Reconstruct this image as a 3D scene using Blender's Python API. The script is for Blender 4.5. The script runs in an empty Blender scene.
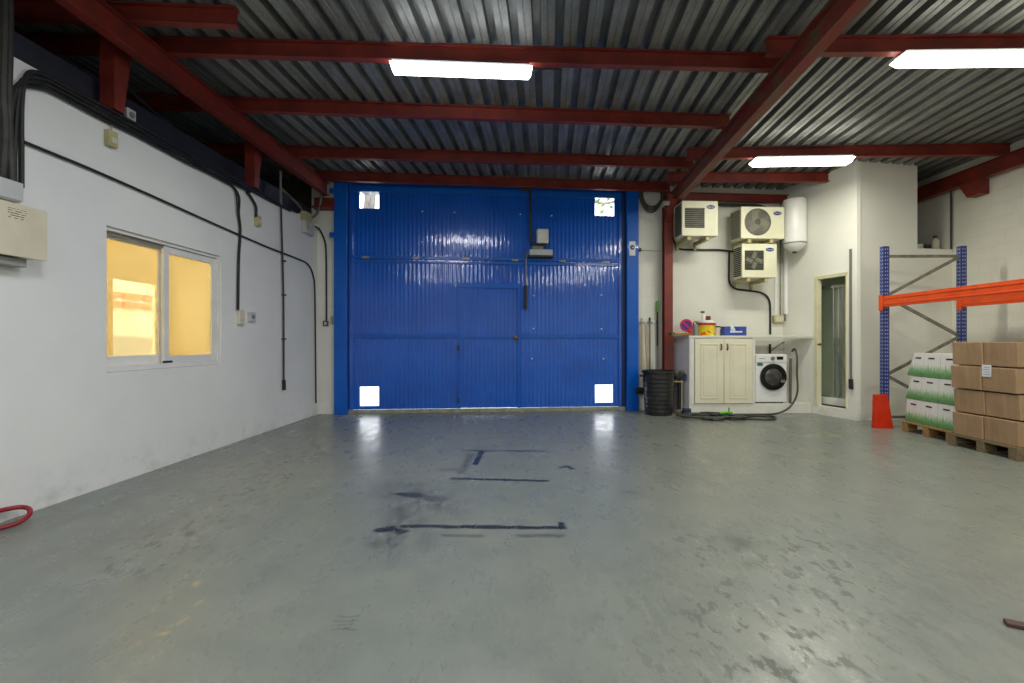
import bpy, bmesh, math, random
from mathutils import Vector, Matrix
random.seed(7)
C = bpy.context.scene.collection
F, CX, CY, CH = 480.0, 512.0, 342.0, 1.28       # focal length in px, image centre, camera height (m)

# ------------------------------------------------------------------ geometry of the place
def K(px): return (px - CX) / F
def P(px, py, y): return Vector((K(px) * y, y, CH + (CY - py) / F * y))
def FL(px, py):
    y = CH * F / (py - CY); return Vector((K(px) * y, y, 0))
def LW(px, py, off=0.0):                         # left wall  x = -3.745 + .0413 y (+ off into the room)
    y = (3.745 - off) / (-K(px) + .0413); return P(px, py, y)
def lwx(y): return -3.745 + .0413 * y
def yb(x): return 8.42 + .09 * (x + 3.10)        # back wall
def BW(px, py, off=0.0):
    y = (8.699 - off) / (1 - .09 * K(px)); return P(px, py, y)
def SW(px, py, off=0.0):                         # side wall of the shower cubicle  x = 7.4675 - .25 y
    y = (7.4675 - off) / (K(px) + .25); return P(px, py, y)
def rwx(y): return 7.36 + .02 * (y - 8.03)       # right wall
ROOF = 4.165

# ------------------------------------------------------------------ materials
def S(r, g, b):
    f = lambda c: (c / 255 / 12.92) if c / 255 <= .04045 else ((c / 255 + .055) / 1.055) ** 2.4
    return (f(r), f(g), f(b), 1)
MATS = {}
class N:
    def __init__(s, name):
        s.m = bpy.data.materials.new(name); s.m.use_nodes = True
        s.t = s.m.node_tree; s.t.nodes.clear()
        s.out = s.t.nodes.new('ShaderNodeOutputMaterial')
    def n(s, typ, **kw):
        nd = s.t.nodes.new(typ)
        for k, v in kw.items(): setattr(nd, k, v)
        return nd
    def l(s, a, b): s.t.links.new(a, b)
    def math(s, op, a, b=None, clamp=False):
        nd = s.n('ShaderNodeMath', operation=op, use_clamp=clamp)
        for i, v in enumerate((a, b)):
            if v is None: continue
            if isinstance(v, (int, float)): nd.inputs[i].default_value = v
            else: s.l(v, nd.inputs[i])
        return nd.outputs[0]
    def mix(s, f, a, b, blend='MIX'):
        nd = s.n('ShaderNodeMix', data_type='RGBA', blend_type=blend)
        for idx, v in ((0, f), (6, a), (7, b)):
            if isinstance(v, (int, float)): nd.inputs[idx].default_value = v
            elif isinstance(v, tuple): nd.inputs[idx].default_value = v
            else: s.l(v, nd.inputs[idx])
        return nd.outputs[2]
    def noise(s, vec, scale, detail=4, rough=.55):
        nd = s.n('ShaderNodeTexNoise'); nd.inputs['Scale'].default_value = scale
        nd.inputs['Detail'].default_value = detail; nd.inputs['Roughness'].default_value = rough
        if vec is not None: s.l(vec, nd.inputs['Vector'])
        return nd.outputs['Fac']
    def ramp(s, f, lo, hi):
        nd = s.n('ShaderNodeMapRange'); nd.inputs[1].default_value = lo; nd.inputs[2].default_value = hi
        s.l(f, nd.inputs[0]); return nd.outputs[0]
    def coord(s, what='Object'): return s.n('ShaderNodeTexCoord').outputs[what]
    def mapping(s, vec, scale=(1, 1, 1), rot=(0, 0, 0), loc=(0, 0, 0)):
        nd = s.n('ShaderNodeMapping'); nd.inputs['Scale'].default_value = scale
        nd.inputs['Rotation'].default_value = rot; nd.inputs['Location'].default_value = loc
        s.l(vec, nd.inputs['Vector']); return nd.outputs[0]
    def bsdf(s, color, rough=.5, metal=0, coat=0, bump=None, bstr=.3, bdist=.01, spec=None):
        b = s.n('ShaderNodeBsdfPrincipled')
        for key, v in (('Base Color', color), ('Roughness', rough), ('Metallic', metal), ('Coat Weight', coat)):
            if isinstance(v, (int, float, tuple)): b.inputs[key].default_value = v
            else: s.l(v, b.inputs[key])
        if spec is not None: b.inputs['Specular IOR Level'].default_value = spec
        if bump is not None:
            bp = s.n('ShaderNodeBump'); bp.inputs['Strength'].default_value = bstr; bp.inputs['Distance'].default_value = bdist
            s.l(bump, bp.inputs['Height']); s.l(bp.outputs[0], b.inputs['Normal'])
        s.l(b.outputs[0], s.out.inputs[0]); return b
def pm(name, c, c2=None, scale=6, rough=.5, metal=0, coat=0, bump=0, stretch=(1, 1, 1), lo=.35, hi=.65, spec=None):
    """paint / plastic / metal with a wear or dirt noise of its own"""
    if name in MATS: return MATS[name]
    n = N(name); v = n.mapping(n.coord(), stretch)
    f = n.noise(v, scale)
    c2 = c2 or tuple(x * .82 for x in c[:3]) + (1,)
    col = n.mix(n.ramp(f, lo, hi), c, c2)
    n.bsdf(col, rough, metal, coat, f if bump else None, bump, spec=spec)
    MATS[name] = n.m; return n.m
def emit(name, c, strength, sampling='AUTO'):
    n = N(name); n.m.cycles.emission_sampling = sampling; e = n.n('ShaderNodeEmission'); e.inputs[0].default_value = c; e.inputs[1].default_value = strength
    n.l(e.outputs[0], n.out.inputs[0]); MATS[name] = n.m; return n.m
def glassy(name, tint, transp=.85, rough=.05, haze=0.0, hazecol=(1, 1, 1, 1)):
    n = N(name); t = n.n('ShaderNodeBsdfTransparent'); t.inputs[0].default_value = tint
    g = n.n('ShaderNodeBsdfGlossy'); g.inputs['Roughness'].default_value = rough
    mx = n.n('ShaderNodeMixShader'); mx.inputs[0].default_value = 1 - transp
    n.l(t.outputs[0], mx.inputs[1]); n.l(g.outputs[0], mx.inputs[2]); last = mx.outputs[0]
    if haze:
        tr = n.n('ShaderNodeBsdfTranslucent'); tr.inputs[0].default_value = hazecol
        d = n.n('ShaderNodeBsdfDiffuse'); d.inputs[0].default_value = hazecol
        m0 = n.n('ShaderNodeMixShader'); m0.inputs[0].default_value = .35
        n.l(tr.outputs[0], m0.inputs[1]); n.l(d.outputs[0], m0.inputs[2])
        m2 = n.n('ShaderNodeMixShader'); m2.inputs[0].default_value = haze
        n.l(last, m2.inputs[1]); n.l(m0.outputs[0], m2.inputs[2]); last = m2.outputs[0]
    n.l(last, n.out.inputs[0]); MATS[name] = n.m; return n.m

def wall_mat(name, c, c2, axis=None, bstr=.25):
    n = N(name); co = n.coord(); big = n.noise(co, .9, 5); fine = n.noise(co, 38, 5, .7)
    sx = n.n('ShaderNodeSeparateXYZ'); n.l(co, sx.inputs[0])
    col = n.mix(n.ramp(big, .4, .75), c, c2)
    low = n.ramp(sx.outputs[2], .35, .0)                              # scuffs and splashes near the floor
    sc = n.math('MULTIPLY', low, n.ramp(n.noise(co, 5, 6, .7), .5, .75), True)
    col = n.mix(n.math('MULTIPLY', sc, .45), col, S(120, 118, 108))
    h = fine
    if axis:
        cb = n.n('ShaderNodeCombineXYZ'); n.l(sx.outputs[0 if axis == 'x' else 1], cb.inputs[0]); n.l(sx.outputs[2], cb.inputs[1])
        br = n.n('ShaderNodeTexBrick'); n.l(cb.outputs[0], br.inputs['Vector'])
        br.inputs['Scale'].default_value = 1; br.inputs['Brick Width'].default_value = .42; br.inputs['Row Height'].default_value = .21
        br.inputs['Mortar Size'].default_value = .006; br.inputs['Mortar Smooth'].default_value = .6
        ins = n.math('SUBTRACT', 1, br.outputs['Fac'])
        gaps = n.ramp(n.noise(co, 1.7, 3), .38, .62)
        dk = n.math('MULTIPLY', n.math('MULTIPLY', br.outputs['Fac'], gaps), .13)
        col = n.mix(dk, col, S(120, 118, 105))
        h = n.math('ADD', n.math('MULTIPLY', ins, 1.0), n.math('MULTIPLY', fine, .35))
    n.bsdf(col, .62, bump=h, bstr=bstr, bdist=.008); MATS[name] = n.m; return n.m

WHITE_L = wall_mat('white_plaster', S(229, 229, 229), S(218, 219, 221))
WHITE_B = wall_mat('white_block_back', S(232, 231, 222), S(218, 217, 205), 'x', .3)
WHITE_R = wall_mat('white_block_right', S(234, 232, 220), S(214, 212, 198), 'y', .35)
WHITE_C = wall_mat('white_cubicle', S(240, 239, 231), S(231, 229, 220))
DARKWALL = pm('unlit_void', S(72, 70, 66), S(50, 48, 46), 2, .9)  # dark grey puts the gloom of the unlit roof space into the colour
RED = pm('red_oxide', S(134, 46, 34), S(104, 34, 25), 3.5, .5, bump=.05)
RED_WORN = pm('red_oxide_worn', S(132, 48, 37), S(108, 82, 56), 5, .6, lo=.5, hi=.56, bump=.1, stretch=(3, .7, 3))
def gate_mat():
    n = N('gate_blue'); co = n.coord(); f = n.noise(co, 1.5); w = n.noise(n.mapping(co, (14, 1, 4.5)), 1.0, 2)
    b = n.bsdf(n.mix(n.ramp(f, .35, .65), S(0, 96, 208), S(0, 86, 192)), .34, coat=1.0, bump=w, bstr=1.0, bdist=.0035, spec=.2); b.inputs['Coat IOR'].default_value = 1.58; b.inputs['Coat Roughness'].default_value = .095
    b.inputs['Coat Normal'].default_value = (0, 0, 0); n.l(b.inputs['Normal'].links[0].from_socket, b.inputs['Coat Normal']); return n.m
BLUE = gate_mat()
BLUE_RAIL = pm('gate_blue_rail', S(0, 98, 202), S(0, 88, 188), 2, .34, coat=.2, spec=.3)
NAVY = pm('navy_band', S(22, 27, 48), S(14, 18, 32), 6, .6)
BLACK = pm('black_rubber', S(34, 34, 34), S(22, 22, 22), 9, .5)
CONDUIT = pm('dark_conduit', S(60, 58, 54), S(40, 39, 37), 8, .55)
GREYCON = pm('grey_conduit', S(120, 118, 112), None, 8, .5)
GREYBOX = pm('grey_plastic', S(196, 198, 200), S(182, 184, 186), 5, .45)
CREAM = pm('cream_plastic', S(214, 206, 184), S(204, 196, 174), 5, .5)
YELLOWED = pm('yellowed_plastic', S(190, 184, 138), S(170, 162, 116), 7, .5)
ACW = pm('ac_casing', S(233, 231, 205), S(222, 219, 190), 3, .45)
ACG = pm('ac_grille', S(126, 124, 110), S(98, 96, 86), 6, .5)
ACD = pm('ac_dark', S(46, 46, 42), S(30, 30, 28), 8, .6)
WOODARM = pm('bracket_paint', S(196, 188, 140), S(168, 158, 112), 8, .6)
BADGE = pm('badge_blue', S(30, 48, 128), None, 5, .35)
BADGEW = pm('badge_white', S(232, 234, 240), None, 5, .4)
ALU = pm('white_aluminium', S(226, 226, 224), S(214, 214, 214), 4, .35)
ALUG = pm('grey_aluminium', S(150, 148, 140), None, 5, .4, .4)
CHROME = pm('chrome', S(200, 200, 200), None, 5, .2, .9)
BRASS = pm('brass', S(150, 112, 52), S(96, 72, 40), 9, .35, .8)
ENAMEL = pm('white_enamel', S(240, 240, 240), S(234, 234, 235), 3, .25)
DGLASS = pm('dark_glass', S(22, 22, 22), S(30, 30, 30), 4, .12)
DRUM = pm('drum_grey', S(96, 94, 90), S(64, 63, 60), 14, .3, .3)
CABDOOR = pm('cupboard_cream', S(236, 232, 210), S(228, 223, 198), 3, .4)
MASON = pm('counter_white', S(232, 231, 224), S(220, 218, 208), 4, .55, bump=.04)
GREYPANEL = pm('counter_side_grey', S(226, 224, 228), S(212, 210, 214), 3, .6)
BINBLK = pm('bin_black', S(40, 40, 40), S(28, 28, 29), 7, .38)
RACKB = pm('rack_blue', S(38, 58, 132), S(30, 46, 108), 5, .4)
RACKO = pm('rack_orange', S(232, 82, 12), S(218, 70, 6), 5, .4)
GUARD = pm('guard_red', S(226, 52, 12), S(208, 40, 6), 5, .45)
GALV = pm('galvanised_brace', S(150, 148, 138), S(120, 118, 108), 10, .4, .5)
PALW = pm('pallet_wood', S(176, 138, 92), S(130, 98, 60), 9, .75, stretch=(1, 6, 6), bump=.1)
PALD = pm('old_pallet_wood', S(132, 116, 88), S(92, 78, 56), 9, .8, stretch=(1, 6, 6), bump=.1)
YELLOWB = None
TUBEW = pm('heater_white', S(240, 240, 238), S(232, 232, 228), 3, .3)
FRAMEC = pm('door_frame_cream', S(226, 222, 190), S(214, 208, 172), 4, .5)
TILE = pm('shower_tile', S(226, 232, 216), S(214, 220, 204), 2, .3)
TRAY = pm('shower_tray', S(236, 238, 232), None, 4, .3)
BROWNCARD = None

# floor: painted concrete with tape remains, scuffs and peeling
def seg_group():
    g = bpy.data.node_groups.new('stroke', 'ShaderNodeTree')
    for nm, tp in (('P', 'NodeSocketVector'), ('A', 'NodeSocketVector'), ('B', 'NodeSocketVector'), ('R0', 'NodeSocketFloat'), ('R1', 'NodeSocketFloat')):
        g.interface.new_socket(nm, in_out='INPUT', socket_type=tp)
    g.interface.new_socket('Mask', in_out='OUTPUT', socket_type='NodeSocketFloat')
    I = g.nodes.new('NodeGroupInput'); O = g.nodes.new('NodeGroupOutput'); L = g.links.new
    def vm(op, a, b=None, out=0):
        nd = g.nodes.new('ShaderNodeVectorMath'); nd.operation = op; L(a, nd.inputs[0])
        if b is not None: L(b, nd.inputs[1])
        return nd
    pa = vm('SUBTRACT', I.outputs['P'], I.outputs['A']).outputs[0]
    ba = vm('SUBTRACT', I.outputs['B'], I.outputs['A']).outputs[0]
    d1 = vm('DOT_PRODUCT', pa, ba).outputs['Value']; d2 = vm('DOT_PRODUCT', ba, ba).outputs['Value']
    dv = g.nodes.new('ShaderNodeMath'); dv.operation = 'DIVIDE'; dv.use_clamp = True; L(d1, dv.inputs[0]); L(d2, dv.inputs[1])
    sc = g.nodes.new('ShaderNodeVectorMath'); sc.operation = 'SCALE'; L(ba, sc.inputs[0]); L(dv.outputs[0], sc.inputs['Scale'])
    ds = vm('DISTANCE', pa, sc.outputs[0]).outputs['Value']
    mr = g.nodes.new('ShaderNodeMapRange'); L(ds, mr.inputs[0]); L(I.outputs['R1'], mr.inputs[1]); L(I.outputs['R0'], mr.inputs[2])
    L(mr.outputs[0], O.inputs[0]); return g
def sepx(n, co):
    q = n.n('ShaderNodeSeparateXYZ'); n.l(co, q.inputs[0]); return q.outputs[0]
def floor_mat():
    n = N('painted_concrete'); co = n.coord(); G = seg_group()
    wob = n.n('ShaderNodeTexNoise'); wob.inputs['Scale'].default_value = 9; wob.inputs['Detail'].default_value = 5; n.l(co, wob.inputs['Vector'])
    w0 = n.n('ShaderNodeVectorMath', operation='SUBTRACT'); n.l(wob.outputs['Color'], w0.inputs[0]); w0.inputs[1].default_value = (.5, .5, .5)
    w1 = n.n('ShaderNodeVectorMath', operation='MULTIPLY'); n.l(w0.outputs[0], w1.inputs[0]); w1.inputs[1].default_value = (.06, .06, 0)
    w2 = n.n('ShaderNodeVectorMath', operation='ADD'); n.l(co, w2.inputs[0]); n.l(w1.outputs[0], w2.inputs[1])
    fz = n.n('ShaderNodeVectorMath', operation='MULTIPLY'); n.l(w2.outputs[0], fz.inputs[0]); fz.inputs[1].default_value = (1, 1, 0)
    PV = fz.outputs[0]
    def stroke(a, b, r0, r1):
        g = n.n('ShaderNodeGroup'); g.node_tree = G; n.l(PV, g.inputs[0])
        g.inputs[1].default_value = tuple(FL(*a)); g.inputs[2].default_value = tuple(FL(*b))
        g.inputs[3].default_value = r0; g.inputs[4].default_value = r1; return g.outputs[0]
    def union(lst):
        r = lst[0]
        for q in lst[1:]: r = n.math('MAXIMUM', r, q)
        return r
    big = n.noise(co, .55, 6, .6); mid = n.noise(co, 3.2, 6, .65); fine = n.noise(co, 45, 4, .7)
    drag = n.noise(n.mapping(co, (2.6, .9, 1), (0, 0, .18)), 2.4, 7, .72)
    drag2 = n.noise(n.mapping(co, (3.5, 1.2, 1), (0, 0, -.5)), 1.8, 7, .75)
    col = n.mix(n.ramp(big, .35, .68), S(120, 126, 121), S(134, 136, 125))
    col = n.mix(n.math('MULTIPLY', n.ramp(mid, .42, .7), .5), col, S(104, 110, 105))
    dirt = n.math('MULTIPLY', n.ramp(n.noise(n.mapping(co, (1, .45, 1), (0, 0, -.55), (2, 1, 0)), 1.6, 6, .65), .48, .72), n.math('SUBTRACT', 1, n.ramp(sepx(n, co), -3.2, -.6), True))
    col = n.mix(n.math('MULTIPLY', dirt, .55), col, S(98, 98, 88))
    col = n.mix(n.math('MULTIPLY', n.ramp(drag, .5, .85), .2), col, S(112, 114, 108))
    col = n.mix(n.math('MULTIPLY', n.ramp(drag2, .55, .9), .2), col, S(176, 176, 164))
    col = n.mix(n.math('MULTIPLY', n.ramp(fine, .52, .74), .4), col, S(104, 108, 102))
    col = n.mix(n.math('MULTIPLY', n.ramp(n.noise(co, 70, 3, .6), .62, .72), .35), col, S(180, 182, 170))
    scr = n.math('MULTIPLY', n.ramp(n.noise(n.mapping(co, (16, .7, 1), (0, 0, .42)), 2.0, 4, .6), .66, .72), n.ramp(n.noise(co, .8, 3), .45, .6))
    col = n.mix(n.math('MULTIPLY', scr, .45), col, S(96, 98, 92))
    # wear where wheels and boots cross: peeled grey patches
    zone = union([stroke((760, 640), (830, 560), .25, 1.0), stroke((690, 540), (800, 655), .02, .45), stroke((140, 560), (330, 440), .05, .5)])
    pn = n.noise(n.mapping(co, (1.5, .8, 1), (0, 0, .5)), 9, 7, .68)
    peel = n.math('MULTIPLY', zone, n.ramp(pn, .55, .58), True)
    col = n.mix(n.math('MULTIPLY', peel, .6), col, S(88, 88, 80))
    peel2 = n.math('MULTIPLY', zone, n.ramp(n.noise(n.mapping(co, (2, .7, 1), (0, 0, .6), (3, 5, 0)), 9, 6, .7), .56, .60), True)
    col = n.mix(n.math('MULTIPLY', peel2, .4), col, S(160, 158, 144))
    # black adhesive / paint remains
    tape = union([stroke((464, 451.6), (545, 452.2), .008, .045), stroke((482, 452), (475, 465), .022, .045), stroke((454, 479.5), (546, 482), .018, .045),
                  stroke((404, 527), (562.5, 529), .018, .04), stroke((562, 529), (561, 524), .015, .035), stroke((400, 495), (417, 496.5), .03, .06),
                  stroke((381, 531), (391, 529.3), .03, .06), stroke((391, 529.3), (403, 532.5), .025, .06), stroke((561, 468.3), (568, 467), .008, .04), stroke((568, 467), (572, 470), .012, .04)])
    faint = union([stroke((417, 496.5), (437, 500), .03, .1), stroke((471, 455), (461, 474), .01, .06), stroke((445, 536.5), (480, 536.8), .005, .04), stroke((520, 536.3), (561, 536.8), .01, .045),
                   stroke((400, 510), (401, 518), .0, .1), stroke((444, 471), (457, 470), .01, .06), stroke((738, 541), (742, 545), .0, .12), stroke((622, 493), (634, 494), .0, .05)])
    brk = n.ramp(n.noise(co, 26, 5, .7), .30, .44)
    col = n.mix(n.math('MULTIPLY', n.math('MULTIPLY', tape, brk), .92), col, S(24, 26, 28))
    col = n.mix(n.math('MULTIPLY', n.math('MULTIPLY', faint, brk), .55), col, S(52, 54, 54))
    smu = n.math('MULTIPLY', union([stroke((405, 492), (432, 508), .02, .45), stroke((410, 520), (395, 545), 0, .3)]), n.ramp(n.noise(n.mapping(co, (2, 1, 1), (0, 0, -.5)), 4.5, 6, .7), .42, .66))
    col = n.mix(n.math('MULTIPLY', smu, .9), col, S(66, 68, 66))
    hat = union([stroke((338, 617), (360, 616.3), .001, .008), stroke((335, 622), (358, 621.4), .001, .008), stroke((338, 626.5), (354, 626), .001, .006), stroke((333, 631), (356, 630.5), .001, .008)])
    col = n.mix(n.math('MULTIPLY', hat, .6), col, S(60, 62, 62))
    yel = n.math('MULTIPLY', union([stroke((163, 636), (189, 616), .006, .03), stroke((196, 606), (203, 601), .0, .02), stroke((196, 586), (199, 583), .004, .03)]), n.ramp(n.noise(co, 18, 4), .42, .55))
    col = n.mix(n.math('MULTIPLY', yel, .6), col, S(186, 166, 116))
    # yellow sandy spill by the cubicle, a dull line by the gate
    sand = n.math('MULTIPLY', union([stroke((800, 436), (842, 437), .0, .28), stroke((838, 438), (850, 438), .0, .12)]), n.ramp(n.noise(co, 7, 5), .5, .62))
    col = n.mix(n.math('MULTIPLY', sand, .6), col, S(190, 182, 140))
    n_r = n.math('ADD', .25, n.math('MULTIPLY', n.ramp(drag, .4, .75), .22))
    n_r = n.math('ADD', n_r, n.math('MULTIPLY', peel, .25))
    h = n.math('ADD', n.math('MULTIPLY', mid, .6), n.math('MULTIPLY', fine, .12))
    h = n.math('SUBTRACT', h, n.math('MULTIPLY', peel, .25))
    n.bsdf(col, n_r, bump=h, bstr=.10, bdist=.012, spec=.5); return n.m
FLOOR = floor_mat()
def sheet_mat():
    n = N('galvanised_sheet'); co = n.coord(); a = n.noise(n.mapping(co, (1, .35, 1)), 4, 7, .7); b = n.noise(co, 22, 4, .7)
    col = n.mix(n.ramp(a, .35, .7), S(158, 160, 157), S(112, 112, 109))
    col = n.mix(n.math('MULTIPLY', n.ramp(b, .55, .75), .4), col, S(84, 82, 78))
    n.bsdf(col, n.math('ADD', .36, n.math('MULTIPLY', a, .25)), .55, bump=b, bstr=.08, bdist=.01); return n.m
SHEET = sheet_mat()
def card_mat(name, seed):
    n = N(name); co = n.coord(); v = n.mapping(co, (1, 1, 1), loc=(seed, seed * 2, 0))
    st = n.noise(n.mapping(v, (5, 5, .35)), 3, 5, .6); b = n.noise(v, 3, 4)
    col = n.mix(n.ramp(b, .3, .7), S(172, 140, 106), S(150, 118, 86))
    col = n.mix(n.math('MULTIPLY', n.ramp(st, .5, .72), .4), col, S(196, 166, 130))
    n.bsdf(col, .5, coat=.35, bump=st, bstr=.2, bdist=.01); return n.m
CARDS = [card_mat('cardboard_film_' + w, i * 1.7) for i, w in enumerate(('a', 'b', 'c'))]
def grass_mat():
    n = N('printed_carton'); ge = n.coord('Generated'); sx = n.n('ShaderNodeSeparateXYZ'); n.l(ge, sx.inputs[0])
    co = n.coord()
    def blades(sc, loc, lo, hi):
        cb = n.n('ShaderNodeCombineXYZ'); n.l(sx.outputs[1], cb.inputs[0]); n.l(sx.outputs[0], cb.inputs[1])
        f = n.noise(n.mapping(cb.outputs[0], (sc, sc, 1), loc=loc), 1, 3, .8)
        top = n.math('ADD', lo, n.math('MULTIPLY', n.ramp(f, .3, .75), hi))
        return n.ramp(n.math('SUBTRACT', top, sx.outputs[2]), -.01, .03)
    col = n.mix(blades(26, (0, 0, 0), .16, .62), S(228, 224, 222), S(168, 198, 158))
    col = n.mix(blades(36, (7, 3, 0), .08, .5), col, S(112, 160, 102))
    col = n.mix(blades(32, (2, 9, 0), .03, .30), col, S(88, 140, 84))
    n.bsdf(col, .5, coat=.3); return n.m
GRASSCARD = grass_mat()
GLASS_Y = glassy('yellow_glass', (1.0, .93, .68, 1), .92, .03, .3, (1.0, .87, .52, 1))
CLEAR = glassy('clear_sheet', (.98, .99, 1, 1), .94, .06)
SHGLASS = glassy('shower_glass', (.93, .96, .92, 1), .9, .05, .12, (.78, .82, .76, 1))

# ------------------------------------------------------------------ mesh helpers
class MB:
    def __init__(s): s.bm = bmesh.new()
    def hexa(s, pts):                            # 8 points: bottom 4 ccw, top 4 ccw
        v = [s.bm.verts.new(p) for p in pts]
        for f in ((3, 2, 1, 0), (4, 5, 6, 7), (0, 1, 5, 4), (1, 2, 6, 5), (2, 3, 7, 6), (3, 0, 4, 7)):
            s.bm.faces.new([v[i] for i in f])
        return s
    def box(s, x0, x1, y0, y1, z0, z1, m=None):
        pts = [Vector(p) for p in ((x0, y0, z0), (x1, y0, z0), (x1, y1, z0), (x0, y1, z0), (x0, y0, z1), (x1, y0, z1), (x1, y1, z1), (x0, y1, z1))]
        if m: pts = [m @ p for p in pts]
        return s.hexa(pts)
    def prism(s, poly, z0, z1, m=None):          # plan polygon extruded upwards
        n = len(poly); a = [Vector((p[0], p[1], z0)) for p in poly]; b = [Vector((p[0], p[1], z1)) for p in poly]
        if m: a = [m @ p for p in a]; b = [m @ p for p in b]
        va = [s.bm.verts.new(p) for p in a]; vb = [s.bm.verts.new(p) for p in b]
        s.bm.faces.new(va[::-1]); s.bm.faces.new(vb)
        for i in range(n): s.bm.faces.new((va[i], va[(i + 1) % n], vb[(i + 1) % n], vb[i]))
        return s
    def extrude(s, prof, p0, p1, up=Vector((0, 0, 1))):   # 2D profile (side, up) swept straight from p0 to p1
        d = (Vector(p1) - Vector(p0)).normalized(); sd = d.cross(up).normalized(); u = sd.cross(d)
        A = [s.bm.verts.new(Vector(p0) + sd * a + u * b) for a, b in prof]; B = [s.bm.verts.new(Vector(p1) + sd * a + u * b) for a, b in prof]
        n = len(prof); s.bm.faces.new(A); s.bm.faces.new(B[::-1])
        for i in range(n): s.bm.faces.new((A[i], B[i], B[(i + 1) % n], A[(i + 1) % n]))
        return s
    def ibeam(s, p0, p1, h, w, tf=.012, tw=.008):         # p0,p1 at the centre of the bottom flange's underside
        a, b = w / 2, tw / 2
        return s.extrude([(-a, 0), (a, 0), (a, tf), (b, tf), (b, h - tf), (a, h - tf), (a, h), (-a, h), (-a, h - tf), (-b, h - tf), (-b, tf), (-a, tf)], p0, p1)
    def tube(s, pts, r, n=8, smooth=6, caps=True):
        pts = [Vector(p) for p in pts]
        if smooth and len(pts) > 2:
            q = []
            for i in range(len(pts) - 1):
                p0 = pts[max(i - 1, 0)]; p1 = pts[i]; p2 = pts[i + 1]; p3 = pts[min(i + 2, len(pts) - 1)]
                for k in range(smooth):
                    t = k / smooth
                    q.append(.5 * ((2 * p1) + (p2 - p0) * t + (2 * p0 - 5 * p1 + 4 * p2 - p3) * t * t + (3 * p1 - 3 * p2 + p3 - p0) * t ** 3))
            pts = q + [pts[-1]]
        rings = []; nrm = None
        for i, p in enumerate(pts):
            d = (pts[min(i + 1, len(pts) - 1)] - pts[max(i - 1, 0)])
            if d.length < 1e-9: continue
            d.normalize()
            if nrm is None:
                nrm = d.orthogonal().normalized()
            nrm = (nrm - d * nrm.dot(d)); nrm = nrm.normalized() if nrm.length > 1e-6 else d.orthogonal().normalized()
            bn = d.cross(nrm)
            rr = r[i] if isinstance(r, (list, tuple)) else r
            rings.append([s.bm.verts.new(p + (nrm * math.cos(2 * math.pi * k / n) + bn * math.sin(2 * math.pi * k / n)) * rr) for k in range(n)])
        for a, b in zip(rings, rings[1:]):
            for k in range(n): s.bm.faces.new((a[k], a[(k + 1) % n], b[(k + 1) % n], b[k]))
        if caps and rings:
            s.bm.faces.new(rings[0][::-1]); s.bm.faces.new(rings[-1])
        return s
    def lathe(s, prof, c=(0, 0, 0), axis='z', n=28, m=None):   # prof: (radius, height)
        c = Vector(c); rings = []
        for r, h in prof:
            ring = []
            for k in range(n):
                a = 2 * math.pi * k / n; ca, sa = math.cos(a) * max(r, 1e-4), math.sin(a) * max(r, 1e-4)
                p = Vector((ca, sa, h)) if axis == 'z' else (Vector((ca, -h, sa)) if axis == 'y' else Vector((h, ca, sa)))
                p = c + p
                ring.append(s.bm.verts.new(m @ p if m else p))
            rings.append(ring)
        for a, b in zip(rings, rings[1:]):
            for k in range(n): s.bm.faces.new((a[k], a[(k + 1) % n], b[(k + 1) % n], b[k]))
        s.bm.faces.new(rings[0][::-1]); s.bm.faces.new(rings[-1]); return s
    def build(s, name, mat, parent=None, bevel=0, smooth=35, loc=None):
        bmesh.ops.recalc_face_normals(s.bm, faces=s.bm.faces)
        me = bpy.data.meshes.new(name); s.bm.to_mesh(me); s.bm.free()
        if smooth:
            for p in me.polygons: p.use_smooth = True
            me.set_sharp_from_angle(angle=math.radians(smooth))
        o = bpy.data.objects.new(name, me); C.objects.link(o); me.materials.append(mat)
        if bevel:
            b = o.modifiers.new('edges', 'BEVEL'); b.width = bevel; b.segments = 2; b.limit_method = 'ANGLE'; b.angle_limit = math.radians(40)
        if parent: o.parent = parent
        if loc is not None: o.location = loc
        return o
def tag(o, label=None, cat=None, group=None, kind=None):
    if label: o['label'] = label
    if cat: o['category'] = cat
    if group: o['group'] = group
    if kind: o['kind'] = kind
    return o
def thing(name, label, cat, loc=(0, 0, 0), rz=0, group=None, kind=None):
    o = bpy.data.objects.new(name, None); C.objects.link(o); o.location = loc; o.rotation_euler = (0, 0, rz); o.empty_display_size = .1
    return tag(o, label, cat, group, kind)
def struct(name, mb, mat, label=None, cat=None, group=None, **kw):
    return tag(mb.build(name, mat, **kw), label, cat, group, 'structure')
def copy_tree(o, parent=None):
    c = o.copy(); C.objects.link(c)
    if parent: c.parent = parent
    for ch in [x for x in C.objects if x.parent == o]: copy_tree(ch, c)
    return c
def local(origin, rz): return Matrix.Translation(Vector(origin)) @ Matrix.Rotation(rz, 4, 'Z')

# ------------------------------------------------------------------ the setting
YN = -4.6                                        # rear wall behind the photographer
struct('floor', MB().prism([(lwx(YN) - .1, YN), (7.6, YN), (7.6, 9.6), (-3.5, 9.6)][0:4], -.12, 0), FLOOR, 'grey painted concrete floor with black tape remains', 'floor', smooth=0)
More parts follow.
